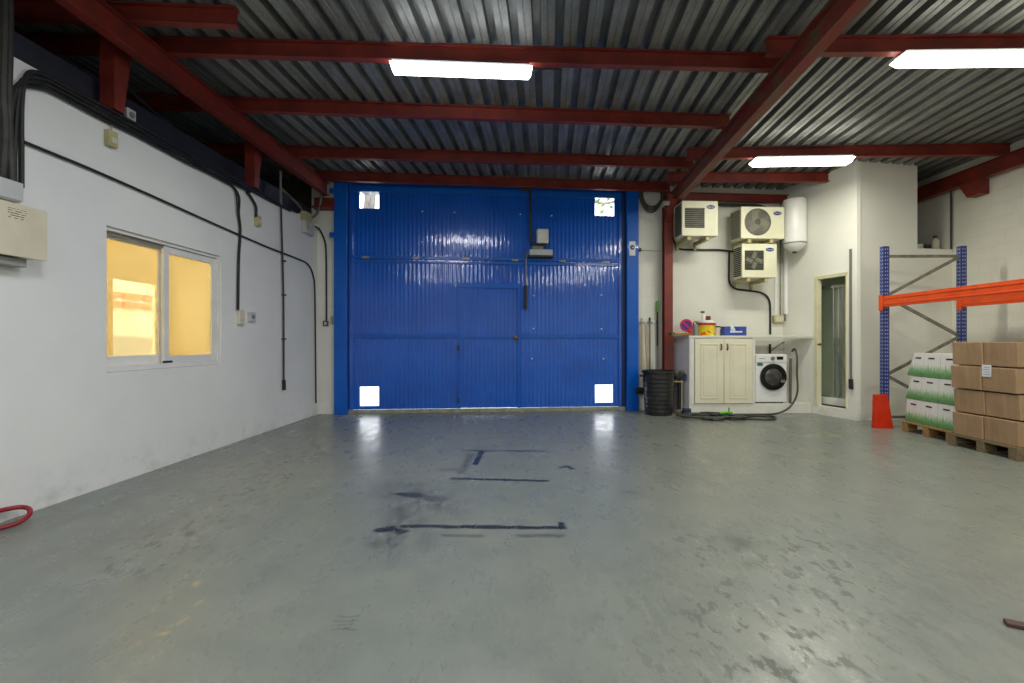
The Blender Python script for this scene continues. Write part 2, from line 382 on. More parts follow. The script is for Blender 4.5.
# left wall with the window opening (y 4.225..5.79, z 1.0..2.30)
WY0, WY1, WZ0, WZ1 = 4.225, 5.79, 1.0, 2.30
w = MB()
def lseg(y0, y1, z0, z1, t=.16):
    w.prism([(lwx(y0) - t, y0), (lwx(y0), y0), (lwx(y1), y1), (lwx(y1) - t, y1)], z0, z1)
lseg(YN, WY0, 0, 3.335); lseg(WY1, 8.42, 0, 3.335); lseg(WY0, WY1, 0, WZ0); lseg(WY0, WY1, WZ1, 3.335)
struct('wall_left', w, WHITE_L, 'white plastered wall with the yellow window', 'wall', smooth=0)
b = MB(); b.prism([(lwx(YN) - .158, YN), (lwx(YN) - .10, YN), (lwx(8.4) - .10, 8.4), (lwx(8.4) - .158, 8.4)], 3.335, 3.585)
struct('trim_1', b, NAVY, 'dark navy band along the top of the white wall', 'trim', smooth=0)
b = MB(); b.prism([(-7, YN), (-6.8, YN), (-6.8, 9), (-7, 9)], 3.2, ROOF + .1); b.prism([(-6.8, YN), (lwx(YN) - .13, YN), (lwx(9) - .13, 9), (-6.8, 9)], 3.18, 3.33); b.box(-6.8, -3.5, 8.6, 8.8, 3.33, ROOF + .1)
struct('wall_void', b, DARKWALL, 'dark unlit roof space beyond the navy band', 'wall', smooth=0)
# back wall: pier left of the gate, wall right of it, head above
DU0 = BW(335.3, 342).x; DU1 = BW(637, 342).x
def bseg(mb, x0, x1, z0, z1, t=.25, off=0.0): mb.prism([(x0, yb(x0) + off), (x1, yb(x1) + off), (x1, yb(x1) + t), (x0, yb(x0) + t)], z0, z1)
w = MB(); bseg(w, -3.5, DU0, 0, ROOF + .05); bseg(w, DU1, 7.6, 0, ROOF + .05); bseg(w, DU0, DU1, 4.08, ROOF + .05)
struct('wall_back', w, WHITE_B, 'white painted block wall around the blue gate', 'wall', smooth=0)
w = MB(); w.prism([(rwx(YN), YN), (rwx(YN) + .2, YN), (rwx(9.6) + .2, 9.6), (rwx(9.6), 9.6)], 0, ROOF + .1)
struct('wall_right', w, WHITE_R, 'white painted block wall behind the pallet rack', 'wall', smooth=0)
w = MB(); w.box(-6.9, 7.6, YN - .2, YN, 0, ROOF + .1)
struct('wall_front', w, WHITE_L, 'white wall behind the photographer', 'wall', smooth=0)
# corrugated roof sheet
def corrugated_roof():
    mb = MB(); per = .21; s = -6.9 - .075 * 9.6; prof = [(0, .0), (.052, .0), (.056, .006), (.068, .006), (.072, 0), (.124, .0), (.132, .085), (.202, .085)]; st = []
    while s < 8.3:
        for a, h in prof: st.append((s + a, ROOF + h))
        s += per
    ys = [YN - .1, 0, 4.5, 9.5]
    rows = [[mb.bm.verts.new((a + .075 * y, y, z)) for a, z in st] for y in ys]
    for r0, r1 in zip(rows, rows[1:]):
        for i in range(len(st) - 1): mb.bm.faces.new((r0[i], r0[i + 1], r1[i + 1], r1[i]))
    return mb
roof = corrugated_roof().build('ceiling', SHEET, smooth=0)
so = roof.modifiers.new('thickness', 'SOLIDIFY'); so.thickness = .006; so.offset = 1
tag(roof, 'corrugated galvanised metal sheet roof', 'ceiling', None, 'structure')
# steel frame
def beam(name, p0, p1, h, wd, label, mat=RED, tf=.012): struct(name, MB().ibeam(p0, p1, h, wd, tf), mat, label, 'beam' if 'purlin' not in name else 'purlin', smooth=0)
beam('beam', (-3.31 - .025 * (4 + 4.5), -4.5, 3.785), (-3.31 + .025 * 4.3, 8.3, 3.785), .215, .1, 'long red steel beam above the white wall with the window')
beam('beam', (2.58 - .075 * 8.32, -4.5, 3.76), (2.58 + .075 * 4.95, 8.77, 3.74), .24, .12, 'worn red steel beam running from the column towards the viewer', RED_WORN, .016)
beam('beam', (7.25 - .02 * 11.5, -4.5, 3.77), (7.27, 9.3, 3.77), .23, .11, 'red steel beam along the block wall above the pallet rack')
PB, PH, PW = 4.0, .16, .08
def purlin(x0, y0, x1, y1, z, label, h=PH): beam('purlin', (x0, y0, z), (x1, y1, z), h, PW, label, tf=.014)
purlin(-4.6, 4.03, -2.38, 4.16, PB, 'short dark red purlin stub ending in mid air over the long beam')
purlin(-6.6, 4.42, 2.72, 4.84, PB, 'red purlin carrying the middle ceiling light')
purlin(-6.6, 5.45, 2.78, 6.14, PB, 'red purlin, first one beyond the middle ceiling light')
purlin(-6.6, 6.86, 2.86, 7.57, PB, 'red purlin, second one beyond the middle ceiling light')
purlin(-3.4, 8.13, 2.88, 8.76, PB, 'red purlin directly over the top of the blue gate')
purlin(2.42, 4.57, 7.25, 4.50, PB, 'red purlin behind the brightest ceiling light at the frame edge')
purlin(2.62, 7.2, 7.28, 7.02, PB, 'long red purlin above the ceiling light next to the cubicle')
purlin(2.66, 8.22, 5.42, 8.22, PB, 'short red purlin running from the worn beam into the cubicle wall')
purlin(2.75, 8.88, 5.3, 9.08, 3.885, 'red purlin against the block wall just above the air conditioners', .15)
b = MB(); b.ibeam((2.855, 8.78, 0), (2.855, 8.78, 3.75), .14, .15); b.bm.clear(); b.box(2.78, 2.93, 8.74, 8.755, 0, 3.75).box(2.78, 2.93, 8.875, 8.89, 0, 3.75).box(2.847, 2.863, 8.755, 8.875, 0, 3.75)
struct('column', b, RED, 'red steel column standing between the gate and the counter', 'column', smooth=0)
b = MB(); b.extrude([(-.05, -.012), (.05, -.012), (.05, .012), (-.05, .012)], (2.83, 8.73, 3.45), (2.80, 8.3, 3.745))
struct('column_brace', b, RED, 'short red knee brace from the column up to the worn beam', 'brace', smooth=0)
for y, lab in ((4.28, 'dark red steel stub post on the wall ledge, the nearer of two'), (6.42, 'dark red steel stub post on the wall ledge, the farther of two')):
    x = lwx(y) - .07; b = MB(); y -= .04
    b.box(x, x + .13, y - .006, y + .006, 3.336, 4.0)
    b.hexa([Vector(p) for p in ((x + .118, y + .007, 3.336), (x + .13, y + .007, 3.336), (x + .13, y + .10, 3.336), (x + .118, y + .10, 3.336), (x + .118, y + .007, 4.0), (x + .13, y + .007, 4.0), (x + .13, y + .2, 4.0), (x + .118, y + .2, 4.0))])
    b.box(x + .05, x + .062, y + .007, y + .09, 3.336, 4.0)
    struct('column', b, RED, lab, 'post', smooth=0)
b = MB(); b.extrude([(-.14, 0), (.14, 0), (.14, .02), (.01, .02), (.01, .2), (-.01, .2), (-.01, .02), (-.14, .02)], (-3.42, 8.3, 3.56), (-3.08, 8.32, 3.56))
struct('column_bracket', b, RED, 'red steel bracket carrying the far end of the long beam', 'bracket', smooth=0)
b = MB(); b.hexa([Vector(p) for p in ((7.2, 7.38, 3.55), (7.34, 7.38, 3.55), (7.34, 7.6, 3.55), (7.2, 7.6, 3.55), (7.2, 7.38, 3.77), (7.34, 7.38, 3.77), (7.34, 7.74, 3.77), (7.2, 7.74, 3.77))])
struct('column_bracket', b, RED, 'small red steel corbel under the beam on the block wall', 'bracket', smooth=0)

# ------------------------------------------------------------------ window in the left wall and the office behind it
win = thing('window_1', 'white sliding window with glowing yellow panes', 'window', (lwx(5) - .02, 5.0, WZ0), -math.atan(.0413), kind='structure')
def wb(y0, y1, x0, x1, z0, z1, mb=None): return (mb or MB()).box(x0, x1, y0 - 5, y1 - 5, z0 - WZ0, z1 - WZ0)
def frame_rect(mb, y0, y1, z0, z1, x0, x1, t, tb=None):
    tb = tb or t
    wb(y0, y0 + t, x0, x1, z0, z1, mb); wb(y1 - t, y1, x0, x1, z0, z1, mb); wb(y0 + t, y1 - t, x0, x1, z1 - t, z1, mb); wb(y0 + t, y1 - t, x0, x1, z0, z0 + tb, mb); return mb
frame_rect(MB(), WY0 + .002, WY1 - .002, WZ0 + .002, WZ1 - .002, -.13, -.005, .03, .05).build('window_frame', ALU, win, .003, 0)
wb(WY0 + .03, WY1 - .03, -.045, -.035, WZ1 - .06, WZ1 - .03).build('track', ALUG, win, 0, 0)
YM = 4.95
sa = frame_rect(MB(), WY0 + .03, YM + .05, WZ0 + .05, WZ1 - .035, -.115, -.085, .05, .09).build('window_sash', ALU, win, .004, 0)
wb(WY0 + .08, YM + .01, -.103, -.097, WZ0 + .14, WZ1 - .085).build('pane', GLASS_Y, sa, 0, 0)
sa = frame_rect(MB(), YM, WY1 - .03, WZ0 + .05, WZ1 - .035, -.065, -.03, .07, .075).build('window_sash', ALU, win, .004, 0)
wb(YM + .07, WY1 - .10, -.05, -.044, WZ0 + .125, WZ1 - .105).build('pane', GLASS_Y, sa, 0, 0)
wb(YM - .02, YM + .10, -.03, -.012, WZ0 + .052, WZ0 + .075).build('latch', BLACK, sa, .003, 0)
OFFW = pm('office_wall', S(238, 226, 190), S(230, 216, 176), 2, .7)
oy0, oy1, ox, oz0, oz1 = 3.2, 7.9, -5.6, .3, 2.9
b = MB(); FW0, FW1, FZ0, FZ1 = 6.72, 7.6, .98, 2.2
b.box(ox - .1, ox, oy0, FW0, oz0, oz1); b.box(ox - .1, ox, FW1, oy1, oz0, oz1); b.box(ox - .1, ox, FW0, FW1, oz0, FZ0); b.box(ox - .1, ox, FW0, FW1, FZ1, oz1)
b.box(ox, -3.78, oy0 - .1, oy0, oz0, oz1); b.box(ox, -3.62, oy1, oy1 + .1, oz0, oz1); b.box(ox - .1, -3.62, oy0 - .1, oy1 + .1, oz0 - .1, oz0); b.box(ox - .1, -3.62, oy0 - .1, oy1 + .1, oz1, oz1 + .1)
struct('wall_office', b, OFFW, 'pale office room seen through the yellow panes', 'wall', smooth=0)
b = MB(); b.box(ox - .06, ox - .02, FW0, FW0 + .04, FZ0, FZ1).box(ox - .06, ox - .02, FW1 - .04, FW1, FZ0, FZ1).box(ox - .06, ox - .02, FW0 + .04, FW1 - .04, FZ1 - .04, FZ1).box(ox - .06, ox - .02, FW0 + .04, FW1 - .04, FZ0, FZ0 + .04)
struct('reflection_window', b, ALU, 'added far window standing in for the reflection in the yellow panes', 'window', smooth=0)  # added window, imitates the bright reflection in the panes
STREETW = pm('street_render', S(240, 236, 226), None, 2, .8); STREETP = pm('street_brick', S(226, 150, 122), S(206, 120, 96), 12, .8)
b = MB(); b.box(-9.4, -9.2, 7, 15, -.1, 5)
struct('wall_street', b, STREETW, 'pale house front added for the reflection in the yellow panes', 'wall', smooth=0)  # house front built behind the office to imitate what the panes reflect
for z, lab in ((2.28, 'upper band of salmon bricks on the pale house front'), (2.06, 'lower band of salmon bricks on the pale house front')):
    b = MB()
    for k in range(10): b.box(-9.2, -9.12, 7.6 + k * .62, 7.6 + k * .62 + .5, z, z + .14)
    struct('wall_street_trim', b, STREETP, lab, 'brick band', smooth=0)
car = thing('car', 'silver car added for the reflection in the yellow window pane', 'car', (-7.6, 8.95, 0), 0)  # reflected car, built as a solid car behind the pane
CARP = pm('car_paint', S(150, 150, 152), None, 3, .25, coat=.5)
MB().prism([(-1.9, .35), (1.9, .35), (2.0, .75), (1.2, .92), (.5, 1.36), (-1.0, 1.38), (-1.75, .98), (-1.95, .8)], -.8, .8, Matrix.Rotation(math.pi / 2, 4, 'Z') @ Matrix.Rotation(math.pi / 2, 4, 'X')).build('body', CARP, car, .05)
MB().prism([(1.12, .95), (.5, 1.33), (.44, 1.33), (1.02, .94)], -.7, .7, Matrix.Translation((0, .02, .02)) @ Matrix.Rotation(math.pi / 2, 4, 'Z') @ Matrix.Rotation(math.pi / 2, 4, 'X')).build('windscreen', DGLASS, car, .01)
for cx in (-1.2, 1.25):
    for sx in (-.78, .62): MB().lathe([(.1, 0), (.31, .0), (.33, .03), (.33, .14), (.31, .17), (.1, .17)], (sx, cx, .33), 'x', 20).build('wheel', BLACK, car)

# ------------------------------------------------------------------ blue gate
AL = math.atan(.09); DO = Vector((DU0, yb(DU0), 0))
gate = thing('door_1', 'tall blue corrugated metal gate with a small wicket door in it', 'gate', DO, AL, kind='structure')
def D(px, py):
    p = BW(px, py) - DO; return (p.x * math.cos(AL) + p.y * math.sin(AL), p.z)
def dbox(mb, u0, u1, v0, v1, w0, w1): return mb.box(u0, u1, w0, w1, v0, v1)
UW = D(637, 342)[0]
def corr(u0, u1, v0, v1, holes=()):
    mb = MB(); per = .0745; prof = [(0, .0005), (.007, .0001), (.0135, 0), (.020, .0001), (.027, .0005), (.034, .0085), (.041, .0089), (.0475, .009), (.054, .009), (.0605, .0089), (.0675, .0085)]
    us = []; k0 = math.floor(u0 / per) - 1
    for k in range(k0, int(u1 / per) + 2):
        for a, h in prof: us.append((k * per + a, h))
    pts = [(u, h) for u, h in us if u0 < u < u1]
    first = [h for u, h in us if u <= u0][-1]; last = [h for u, h in us if u >= u1][0]
    pts = [(u0, first)] + pts + [(u1, last)]
    vs = sorted(set([v0, v1] + [q for h in holes for q in (h[2], h[3])]))
    for j in range(len(vs) - 1):
        for i in range(len(pts) - 1):
            um = (pts[i][0] + pts[i + 1][0]) / 2; vm_ = (vs[j] + vs[j + 1]) / 2
            if any(h[0] < um < h[1] and h[2] < vm_ < h[3] for h in holes): continue
            for dw in (0, .004):
                q = [(pts[i], vs[j]), (pts[i + 1], vs[j]), (pts[i + 1], vs[j + 1]), (pts[i], vs[j + 1])]
                mb.bm.faces.new([mb.bm.verts.new((a[0], a[1] + dw, b_)) for a, b_ in q])
    bmesh.ops.remove_doubles(mb.bm, verts=mb.bm.verts, dist=1e-5)
    return mb
uL, uR = D(351.5, 342)[0], D(619.5, 342)[0]
vB = .072; vR1, vR2 = 2.715, 1.345; vT = 4.08
WU0, WU1, WV = D(458.5, 342)[0], D(519.3, 342)[0], 2.285
def hole(px0, px1, py0, py1):
    a = D(px0, py0); c = D(px1, py1); return (a[0], c[0], c[1], a[1])
H = [hole(359.5, 379, 189.5, 209.5), hole(595, 614, 198.5, 217), hole(360, 379, 387.7, 407), hole(595, 613, 385.7, 403.5)]
corr(uL, uR, vR1, vT, H[:2]).build('gate_panel', BLUE, gate, 0, 20)
corr(uL, WU0, vB, vR1, [H[2]]).build('gate_panel', BLUE, gate, 0, 20)
corr(WU1, uR, vB, vR1, [H[3]]).build('gate_panel', BLUE, gate, 0, 20)
corr(WU0, WU1, WV + .03, vR1).build('gate_panel', BLUE, gate, 0, 20)
wk = corr(WU0 + .004, WU1 - .004, vB + .006, WV - .01).build('wicket_door', BLUE, gate, 0, 20)
b = MB(); dbox(b, WU0, WU0 + .045, vB, WV, -.022, -.002); dbox(b, WU1 - .035, WU1 + .015, vB, WV, -.026, -.002); dbox(b, WU0, WU1 + .015, WV - .05, WV + .03, -.03, -.002); dbox(b, WU0 + .045, WU1 - .035, vR2 - .02, vR2 + .02, -.02, -.002)
b.build('wicket_frame', BLUE_RAIL, wk, .003, 0)
MB().lathe([(.012, 0), (.016, .02), (.036, .035), (.04, .055), (.03, .07), (0, .075)], (D(515.5, 338.6)[0], -.022, D(515.5, 338.6)[1]), 'y', 16).build('door_knob', BRASS, wk)
for py in (349, 401): MB().box(WU0 - .015, WU0 + .015, -.03, -.005, D(458, py)[1] - .05, D(458, py)[1] + .05).build('hinge', BLACK, wk, .003)
for q in H: MB().box(q[0], q[1], .016, .019, q[2], q[3]).build('clear_panel', CLEAR, gate, 0, 0)
def rail(u0, u1, vc, h, dp, nm='rail'): dbox(MB(), u0, u1, vc - h / 2, vc + h / 2, -dp, -.002).build(nm, BLUE_RAIL, gate, .004, 0)
rail(uL, uR, vR1 + .045, .055, .03); rail(uL + .02, uR, vR1 - .03, .05, .026)
rail(uL, WU0 - .01, vR2 + .02, .07, .022); rail(WU1 + .02, uR, vR2 + .02, .07, .022); rail(uL, uR, vT - .12, .1, .03)
for (u0, u1) in ((0.002, D(348.5, 342)[0]), (D(625.3, 342)[0], UW - .002)):
    dbox(MB(), u0, u1, 0, 4.06, -.10, .12).build('jamb', BLUE_RAIL, gate, .008, 0)
for (u0, u1) in ((uL - .03, uL + .03), (uR - .02, uR + .03)): dbox(MB(), u0, u1, .06, vT, -.03, .03).build('stile', BLUE, gate, .004, 0)
for (u0, u1) in ((D(348.5, 342)[0], uL - .03), (uR + .03, D(625.3, 342)[0])): dbox(MB(), u0, u1, 0, vT, -.012, .10).build('guide', pm('gate_gap_shade', S(8, 40, 96), None, 4, .5), gate, 0, 0)  # darker blue carries the shade of the gaps between jambs and leaf
dbox(MB(), D(348.5, 342)[0], D(625, 342)[0], 0, .068, -.03, .16).build('threshold', pm('threshold_grey', S(158, 160, 144), S(126, 126, 112), 9, .6), gate, .004, 0)
for px, py in ((422.4, 212.4), (454.5, 213.5), (520.4, 215.4), (551.6, 216.7), (422, 243), (533.8, 296.6), (533.6, 329.5), (601.5, 330), (603.5, 359.7), (532, 359.6), (601.3, 296)):
    u, v = D(px, py); MB().lathe([(.013, 0), (.013, .008), (.006, .014)], (u, 0, v), 'y', 10).build('bolt', BADGEW, gate)
for py in (193.5, 237): MB().box(-.07, .02, -.12, -.06, D(333, py)[1] - .04, D(333, py)[1] + .04).build('hinge', BLUE_RAIL, gate, .006)
# sticker on the right jamb
su, sv = D(630.5, 250.5)
stk = MB().box(su - .055, su + .055, -.103, -.1005, sv - .13, sv + .13).build('sticker', BADGEW, gate, 0, 0)
MB().lathe([(.045, 0), (.045, .0012), (.02, .0016)], (su, -.1032, sv + .02), 'y', 20).build('sticker_disc', BADGE, stk)
MB().box(su - .006, su + .03, -.106, -.1045, sv + .012, sv + .026).build('sticker_mark', BADGEW, stk, 0, 0)
for px, py in ((366, 258.5), (416, 259), (466, 260), (515, 261.5), (562, 262.5), (606, 263.5)):
    u, v = D(px, py); MB().box(u - .06, u + .06, -.036, -.0305, v - .02, v + .02).build('hinge_plate', GALV, gate, .003, 0)
# gate operator: motor box, control body, pull rod, conduit
op = thing('gate_operator', 'grey electric gate operator with a hanging pull rod on the blue gate', 'gate motor', DO, AL)
def dpt(px, py, w=0): u, v = D(px, py); return Vector((u, w, v))
a, c = D(535.6, 232), D(547, 246.2); dbox(MB(), a[0], c[0], c[1], a[1], -.20, -.03).build('motor_box', pm('operator_grey', S(222, 222, 216), S(206, 206, 200), 6, .5), op, .02)
a, c = D(528.5, 252), D(551, 258); dbox(MB(), a[0], c[0], c[1], a[1], -.18, -.03).build('control_body', GREYBOX, op, .008)
a, c = D(527.5, 257.5), D(551.5, 260); dbox(MB(), a[0], c[0], c[1], a[1], -.17, -.03).build('mounting_plate', BLACK, op, .004)
a, c = D(531, 248.5), D(542, 252.5); dbox(MB(), a[0], c[0], c[1], a[1], -.16, -.03).build('coupling', GREYCON, op, .006)
MB().tube([dpt(526, 254, -.09), dpt(525.5, 262, -.09), dpt(525.2, 289, -.09)], .011, 8, 0).build('pull_rod', GALV, op)
MB().tube([dpt(525.2, 287, -.09), dpt(525, 310.5, -.09)], .03, 10, 0).build('pull_grip', pm('grip_black', S(50, 48, 40), None, 8, .6), op)
MB().tube([dpt(521, 191.5, -.06), dpt(529, 192.5, -.06), dpt(530, 199, -.06), dpt(530, 238, -.06), dpt(532.5, 246, -.08), dpt(539, 249, -.1), dpt(545, 247.5, -.1)], .026, 8).build('conduit', CONDUIT, op)
# outside
b = MB(); b.box(-14, 12, 9.25, 30, -.1, -.02)
struct('ground', b, pm('pale_paving', S(214, 212, 206), S(196, 194, 188), 2, .8), 'sunlit paving outside the gate', 'ground', smooth=0)
tr = thing('tree', 'tree outside, its trunk showing through the gate opening', 'tree', (-2.85, 10.1, 0))
BARK = pm('bark', S(150, 142, 130), S(110, 102, 92), 9, .9, bump=.3, stretch=(3, 3, .6))
MB().tube([(-.95, 0, -.02), (-.9, 0, 1.5), (-.4, 0, 3.1), (-.17, 0, 4.0), (-.13, 0, 4.6), (-.12, 0, 5.8)], [.13] * 1 and .12, 10).build('trunk', BARK, tr)
t2 = thing('tree', 'leafy branching tree outside, seen through the gate opening', 'tree', (3.6, 12.6, 0))
MB().tube([(0, 0, -.02), (-.1, 0, 2.5), (-.5, .1, 4.5), (-1.1, 0, 5.6)], .1, 9).build('trunk', BARK, t2)
MB().tube([(-.45, .1, 4.4), (0, .1, 5.1), (.5, 0, 5.5)], .05, 8).tube([(-.75, .1, 5.0), (-1.3, 0, 4.9), (-1.9, 0, 5.2)], .04, 8).build('branch', BARK, t2)
b = MB()
for k in range(420):
    cx, cy, cz = random.gauss(-.5, .9), random.gauss(0, .5), random.gauss(5.5, .5); r = .09
    ax = Vector((random.uniform(-1, 1), random.uniform(-1, 1), random.uniform(-1, 1))).normalized(); s1 = ax.orthogonal().normalized() * r; s2 = ax.cross(s1) * .6
    c0 = Vector((cx, cy, cz)); b.bm.faces.new([b.bm.verts.new(c0 + q) for q in (s1, s2, -s1, -s2)])
b.build('foliage', pm('leaves', S(120, 150, 84), S(86, 118, 60), 3, .7), t2, 0, 0)

# ------------------------------------------------------------------ ceiling lights
def lamp(x0, y0, x1, y1, wd, label, col, watts, z=3.985, cord=None):
    st = 6
    L = math.hypot(x1 - x0, y1 - y0); t = thing('ceiling_light', label, 'light', (x0, y0, z), math.atan2(y1 - y0, x1 - x0), 'ceiling lights behind the photographer' if 'rear' in col else 'fluorescent ceiling lights')
    MB().box(.02, L - .02, .02, wd - .02, -.035, 0).build('housing', GREYBOX, t, .005, 0)
    m = MATS.get(col) or emit(col, LCOL[col], st)
    MB().hexa([Vector(p) for p in ((.03, .05, -.10), (L - .03, .05, -.10), (L - .03, wd - .05, -.10), (.03, wd - .05, -.10), (0, 0, -.035), (L, 0, -.035), (L, wd, -.035), (0, wd, -.035))]).build('diffuser', m, t, 0, 0)
    ar = bpy.data.lights.new('fluorescent_tubes', 'AREA'); ar.shape = 'RECTANGLE'; ar.size = L - .08; ar.size_y = wd - .11; ar.energy = watts; ar.color = LCOL[col][:3]
    ao = bpy.data.objects.new('fluorescent_tubes', ar); C.objects.link(ao); ao.parent = t; ao.location = (L / 2, wd / 2, -.103)
    if cord: MB().tube([(L - .02, wd / 2, -.02), (L + .08, wd / 2, -.02), (L + .14, wd / 2 + .02, .006), (L + .3, wd / 2 + .03, .008)], .009, 8).build('cord', BLACK, t)
    return t
LCOL = {'lamp_cool_rear': (.95, .97, 1, 1), 'lamp_warm_rear': (1, 1, .9, 1), 'lamp_cool': (.93, .97, 1, 1), 'lamp_warm': (1, .985, .83, 1)}
LC, LW_ = 20, 22
lamp(-1.17, 4.57, .20, 4.66, .18, 'lit ceiling light hanging alone over the middle of the floor', 'lamp_cool', LC, cord=1)
lamp(3.64, 4.43, 5.04, 4.40, .21, 'lit ceiling light cut off by the frame edge', 'lamp_warm', LW_)
lamp(3.56, 7.00, 4.97, 6.94, .24, 'lit ceiling light beside the top of the white cubicle', 'lamp_warm', LW_)
for x, y, c in ((-1.5, 1.3, 'lamp_cool'), (-1.5, -2.2, 'lamp_cool'), (3.6, 1.2, 'lamp_warm'), (3.6, -2.2, 'lamp_warm')):
    lamp(x, y, x + 1.4, y, .26, 'lit ceiling light behind the photographer', c + '_rear', 34 if x < 0 else 48)
ol = thing('ceiling_light', 'office ceiling lamp behind the yellow window', 'light', (-4.9, 4.3, 2.88))
MB().box(0, .6, 0, 1.4, -.06, 0).build('diffuser', emit('lamp_office', (1, .96, .88, 1), 5.2, 'NONE'), ol, .01)

# ------------------------------------------------------------------ left wall services
def cable(label, pts, r=.013, mat=BLACK, name='cable', cat='cable', group=None, smooth=6):
    return tag(MB().tube(pts, r, 8, smooth).build(name, mat), label, cat, group)
DESC = ['first', 'second', 'third', 'fourth', 'fifth', 'sixth', 'seventh']
for k in range(4):                                # four cables that come down the wall to the ledge and run along it
    zz = 3.314 - k * .035; yk = 3.50 - k * .012
    end = (297, 290, 250, 228)[k]; y_e = (3.745 - .02) / (-K(end) + .0413)
    def wx(y, o=.024): return lwx(y) + o
    pts = [(wx(3.5), yk - .04 * k, 2.40), (wx(3.5), yk - .04 * k, 2.62), (wx(3.5), 3.50 - .03 * k, 3.0), (wx(3.52), 3.53 - .02 * k, zz - .09), (wx(3.6), 3.62 + .01 * k, zz - .01)]
    n_ = 6
    for i in range(n_ + 1):
        y = 3.8 + (y_e - 3.8) * i / n_; pts.append((wx(y), y, zz + .006 * math.sin(i * 2.1 + k)))
    cable('black cable along the wall ledge, %s one counted down from the navy band' % DESC[k], pts, .0165, BLACK, group='black cables along the ledge')
for k in range(7):                                # seven conduits straight down from the roof into the trunking
    y = 2.97 + k * .071; x = lwx(y) + (.075 if k % 2 else .03)
    cable('thick dark conduit dropping from the roof into the trunking, %s one counted towards the gate' % DESC[k], [(x, y, 4.16), (x, y + .01, 3.5), (x + .01, y - .01, 3.0), (x, y + .012, 2.7), (lwx(y) + .04, y + .02, 2.40)], .03, CONDUIT, 'conduit', 'conduit', 'conduits at the trunking')
pts = [LW(22, 142, .02), LW(60, 157.5, .02), LW(90, 169.8, .02), LW(150, 196, .02), LW(210, 223, .02), LW(265, 247, .02), LW(297, 259.5, .02), LW(308, 265.5, .02), LW(313.5, 278, .02), LW(315, 300, .02), LW(316, 404, .02)]
cable('long thin black cable sagging across the wall and down into the corner', pts, .0125)
def wallbox(name, label, cat, px0, px1, py0, py1, dep, mat, parts=None, bevel=.006):
    a = LW(px0, py0); c = LW(px1, py1); ym = (a.y + c.y) / 2; t = thing(name, label, cat, (lwx(ym), ym, CH), -math.atan(.0413))
    z1, z0 = (CY - py0) / F * (ym + .02), (CY - py1) / F * (ym - .02); h = abs(c.y - a.y) / 2 * .82
    MB().box(0, dep, -h, h, z0, z1).build('housing', mat, t, bevel, 0); return t, h, z0, z1
fz = thing('fuse_box', 'cream fuse box with a paper label under the trunking', 'fuse box', (lwx(3.2), 3.2, 1.88), -math.atan(.0413))
MB().box(0, .13, -.42, .36, 0, .35).build('casing', CREAM, fz, .006, 0)
MB().box(.132, .15, -.42, .37, -.01, .36).build('lid', CREAM, fz, .006, 0)
STK = N('printed_label'); co_ = STK.coord(); sp = STK.n('ShaderNodeSeparateXYZ'); STK.l(co_, sp.inputs[0])
ln = STK.math('GREATER_THAN', STK.math('FRACT', STK.math('MULTIPLY', sp.outputs[2], 62)), .62)
ln = STK.math('MULTIPLY', ln, STK.math('GREATER_THAN', STK.noise(STK.mapping(co_, (1, 60, 62)), 1, 2), .45))
STK.bsdf(STK.mix(ln, S(214, 206, 184), S(60, 58, 54)), .6)
MB().box(.1505, .1515, .10, .22, .245, .32).build('paper_label', STK.m, fz, 0, 0)
MB().box(.0, .10, -.42, .27, -.07, -.012).build('lower_tray', pm('tray_grey', S(150, 152, 146), None, 6, .5), fz, .005, 0)
trk = thing('cable_trunking', 'pale grey trunking piece that gathers the conduits above the fuse box', 'trunking', (lwx(3.2), 3.2, 2.265), -math.atan(.0413))
MB().box(.0, .10, -.42, .235, 0, .145).build('casing', GREYBOX, trk, .008, 0)
MB().box(.1005, .108, -.42, .24, .01, .14).build('cover', GREYBOX, trk, .004, 0)
# hanging junction boxes and switches
t, h, z0, z1 = wallbox('junction_box', 'small yellowed junction box under the ledge above the window', 'junction box', 103, 114, 133, 147, .05, YELLOWED)
MB().box(.051, .056, -h * .6, h * .6, z0 + .03, z0 + .08).build('cover', CREAM, t, .003, 0)
MB().tube([(.02, 0, z1 - .01), (.02, .01, z1 + .05), (.02, -.01, z1 + .12)], .006, 8).build('cord', YELLOWED, t)
t, h, z0, z1 = wallbox('junction_box', 'small yellowed box hanging from a bent cable near the ledge', 'junction box', 253.5, 258.5, 217, 227, .05, YELLOWED)
MB().box(.051, .056, -h * .5, h * .5, z0 + .04, z1 - .05).build('cover', CREAM, t, .003, 0)
cable('short black cable bending down to the small yellowed box', [LW(247, 193, .025), LW(252, 200, .025), LW(256, 208, .03), LW(256, 218, .03)], .018)
cable('black cable dropping from the ledge to the wall switch', [LW(226, 182, .025), LW(234, 189, .025), LW(239, 199, .025), LW(238.6, 214, .03), LW(240.3, 232, .025), LW(238.7, 262, .025), LW(238, 311, .025)], .0165)
cable('thin black cable beside the switch cable', [LW(229, 184, .02), LW(235, 192, .02), LW(237, 206, .03), LW(238, 218, .035)], .008)
t, h, z0, z1 = wallbox('light_switch', 'cream switch at the lower end of the black cable', 'switch', 236, 242.5, 311, 325.5, .04, CREAM)
MB().box(.041, .047, -h * .6, h * .6, z0 + .05, z1 - .12).build('rocker', GREYBOX, t, .003, 0)
t, h, z0, z1 = wallbox('wall_socket', 'white square socket next to the cream switch', 'socket', 246.5, 254.5, 313, 322.5, .035, GREYBOX)
MB().lathe([(.03, 0), (.03, .006), (.024, .006), (.024, .002)], (.036, 0, (z0 + z1) / 2), 'x', 16).build('insert', ALUG, t)
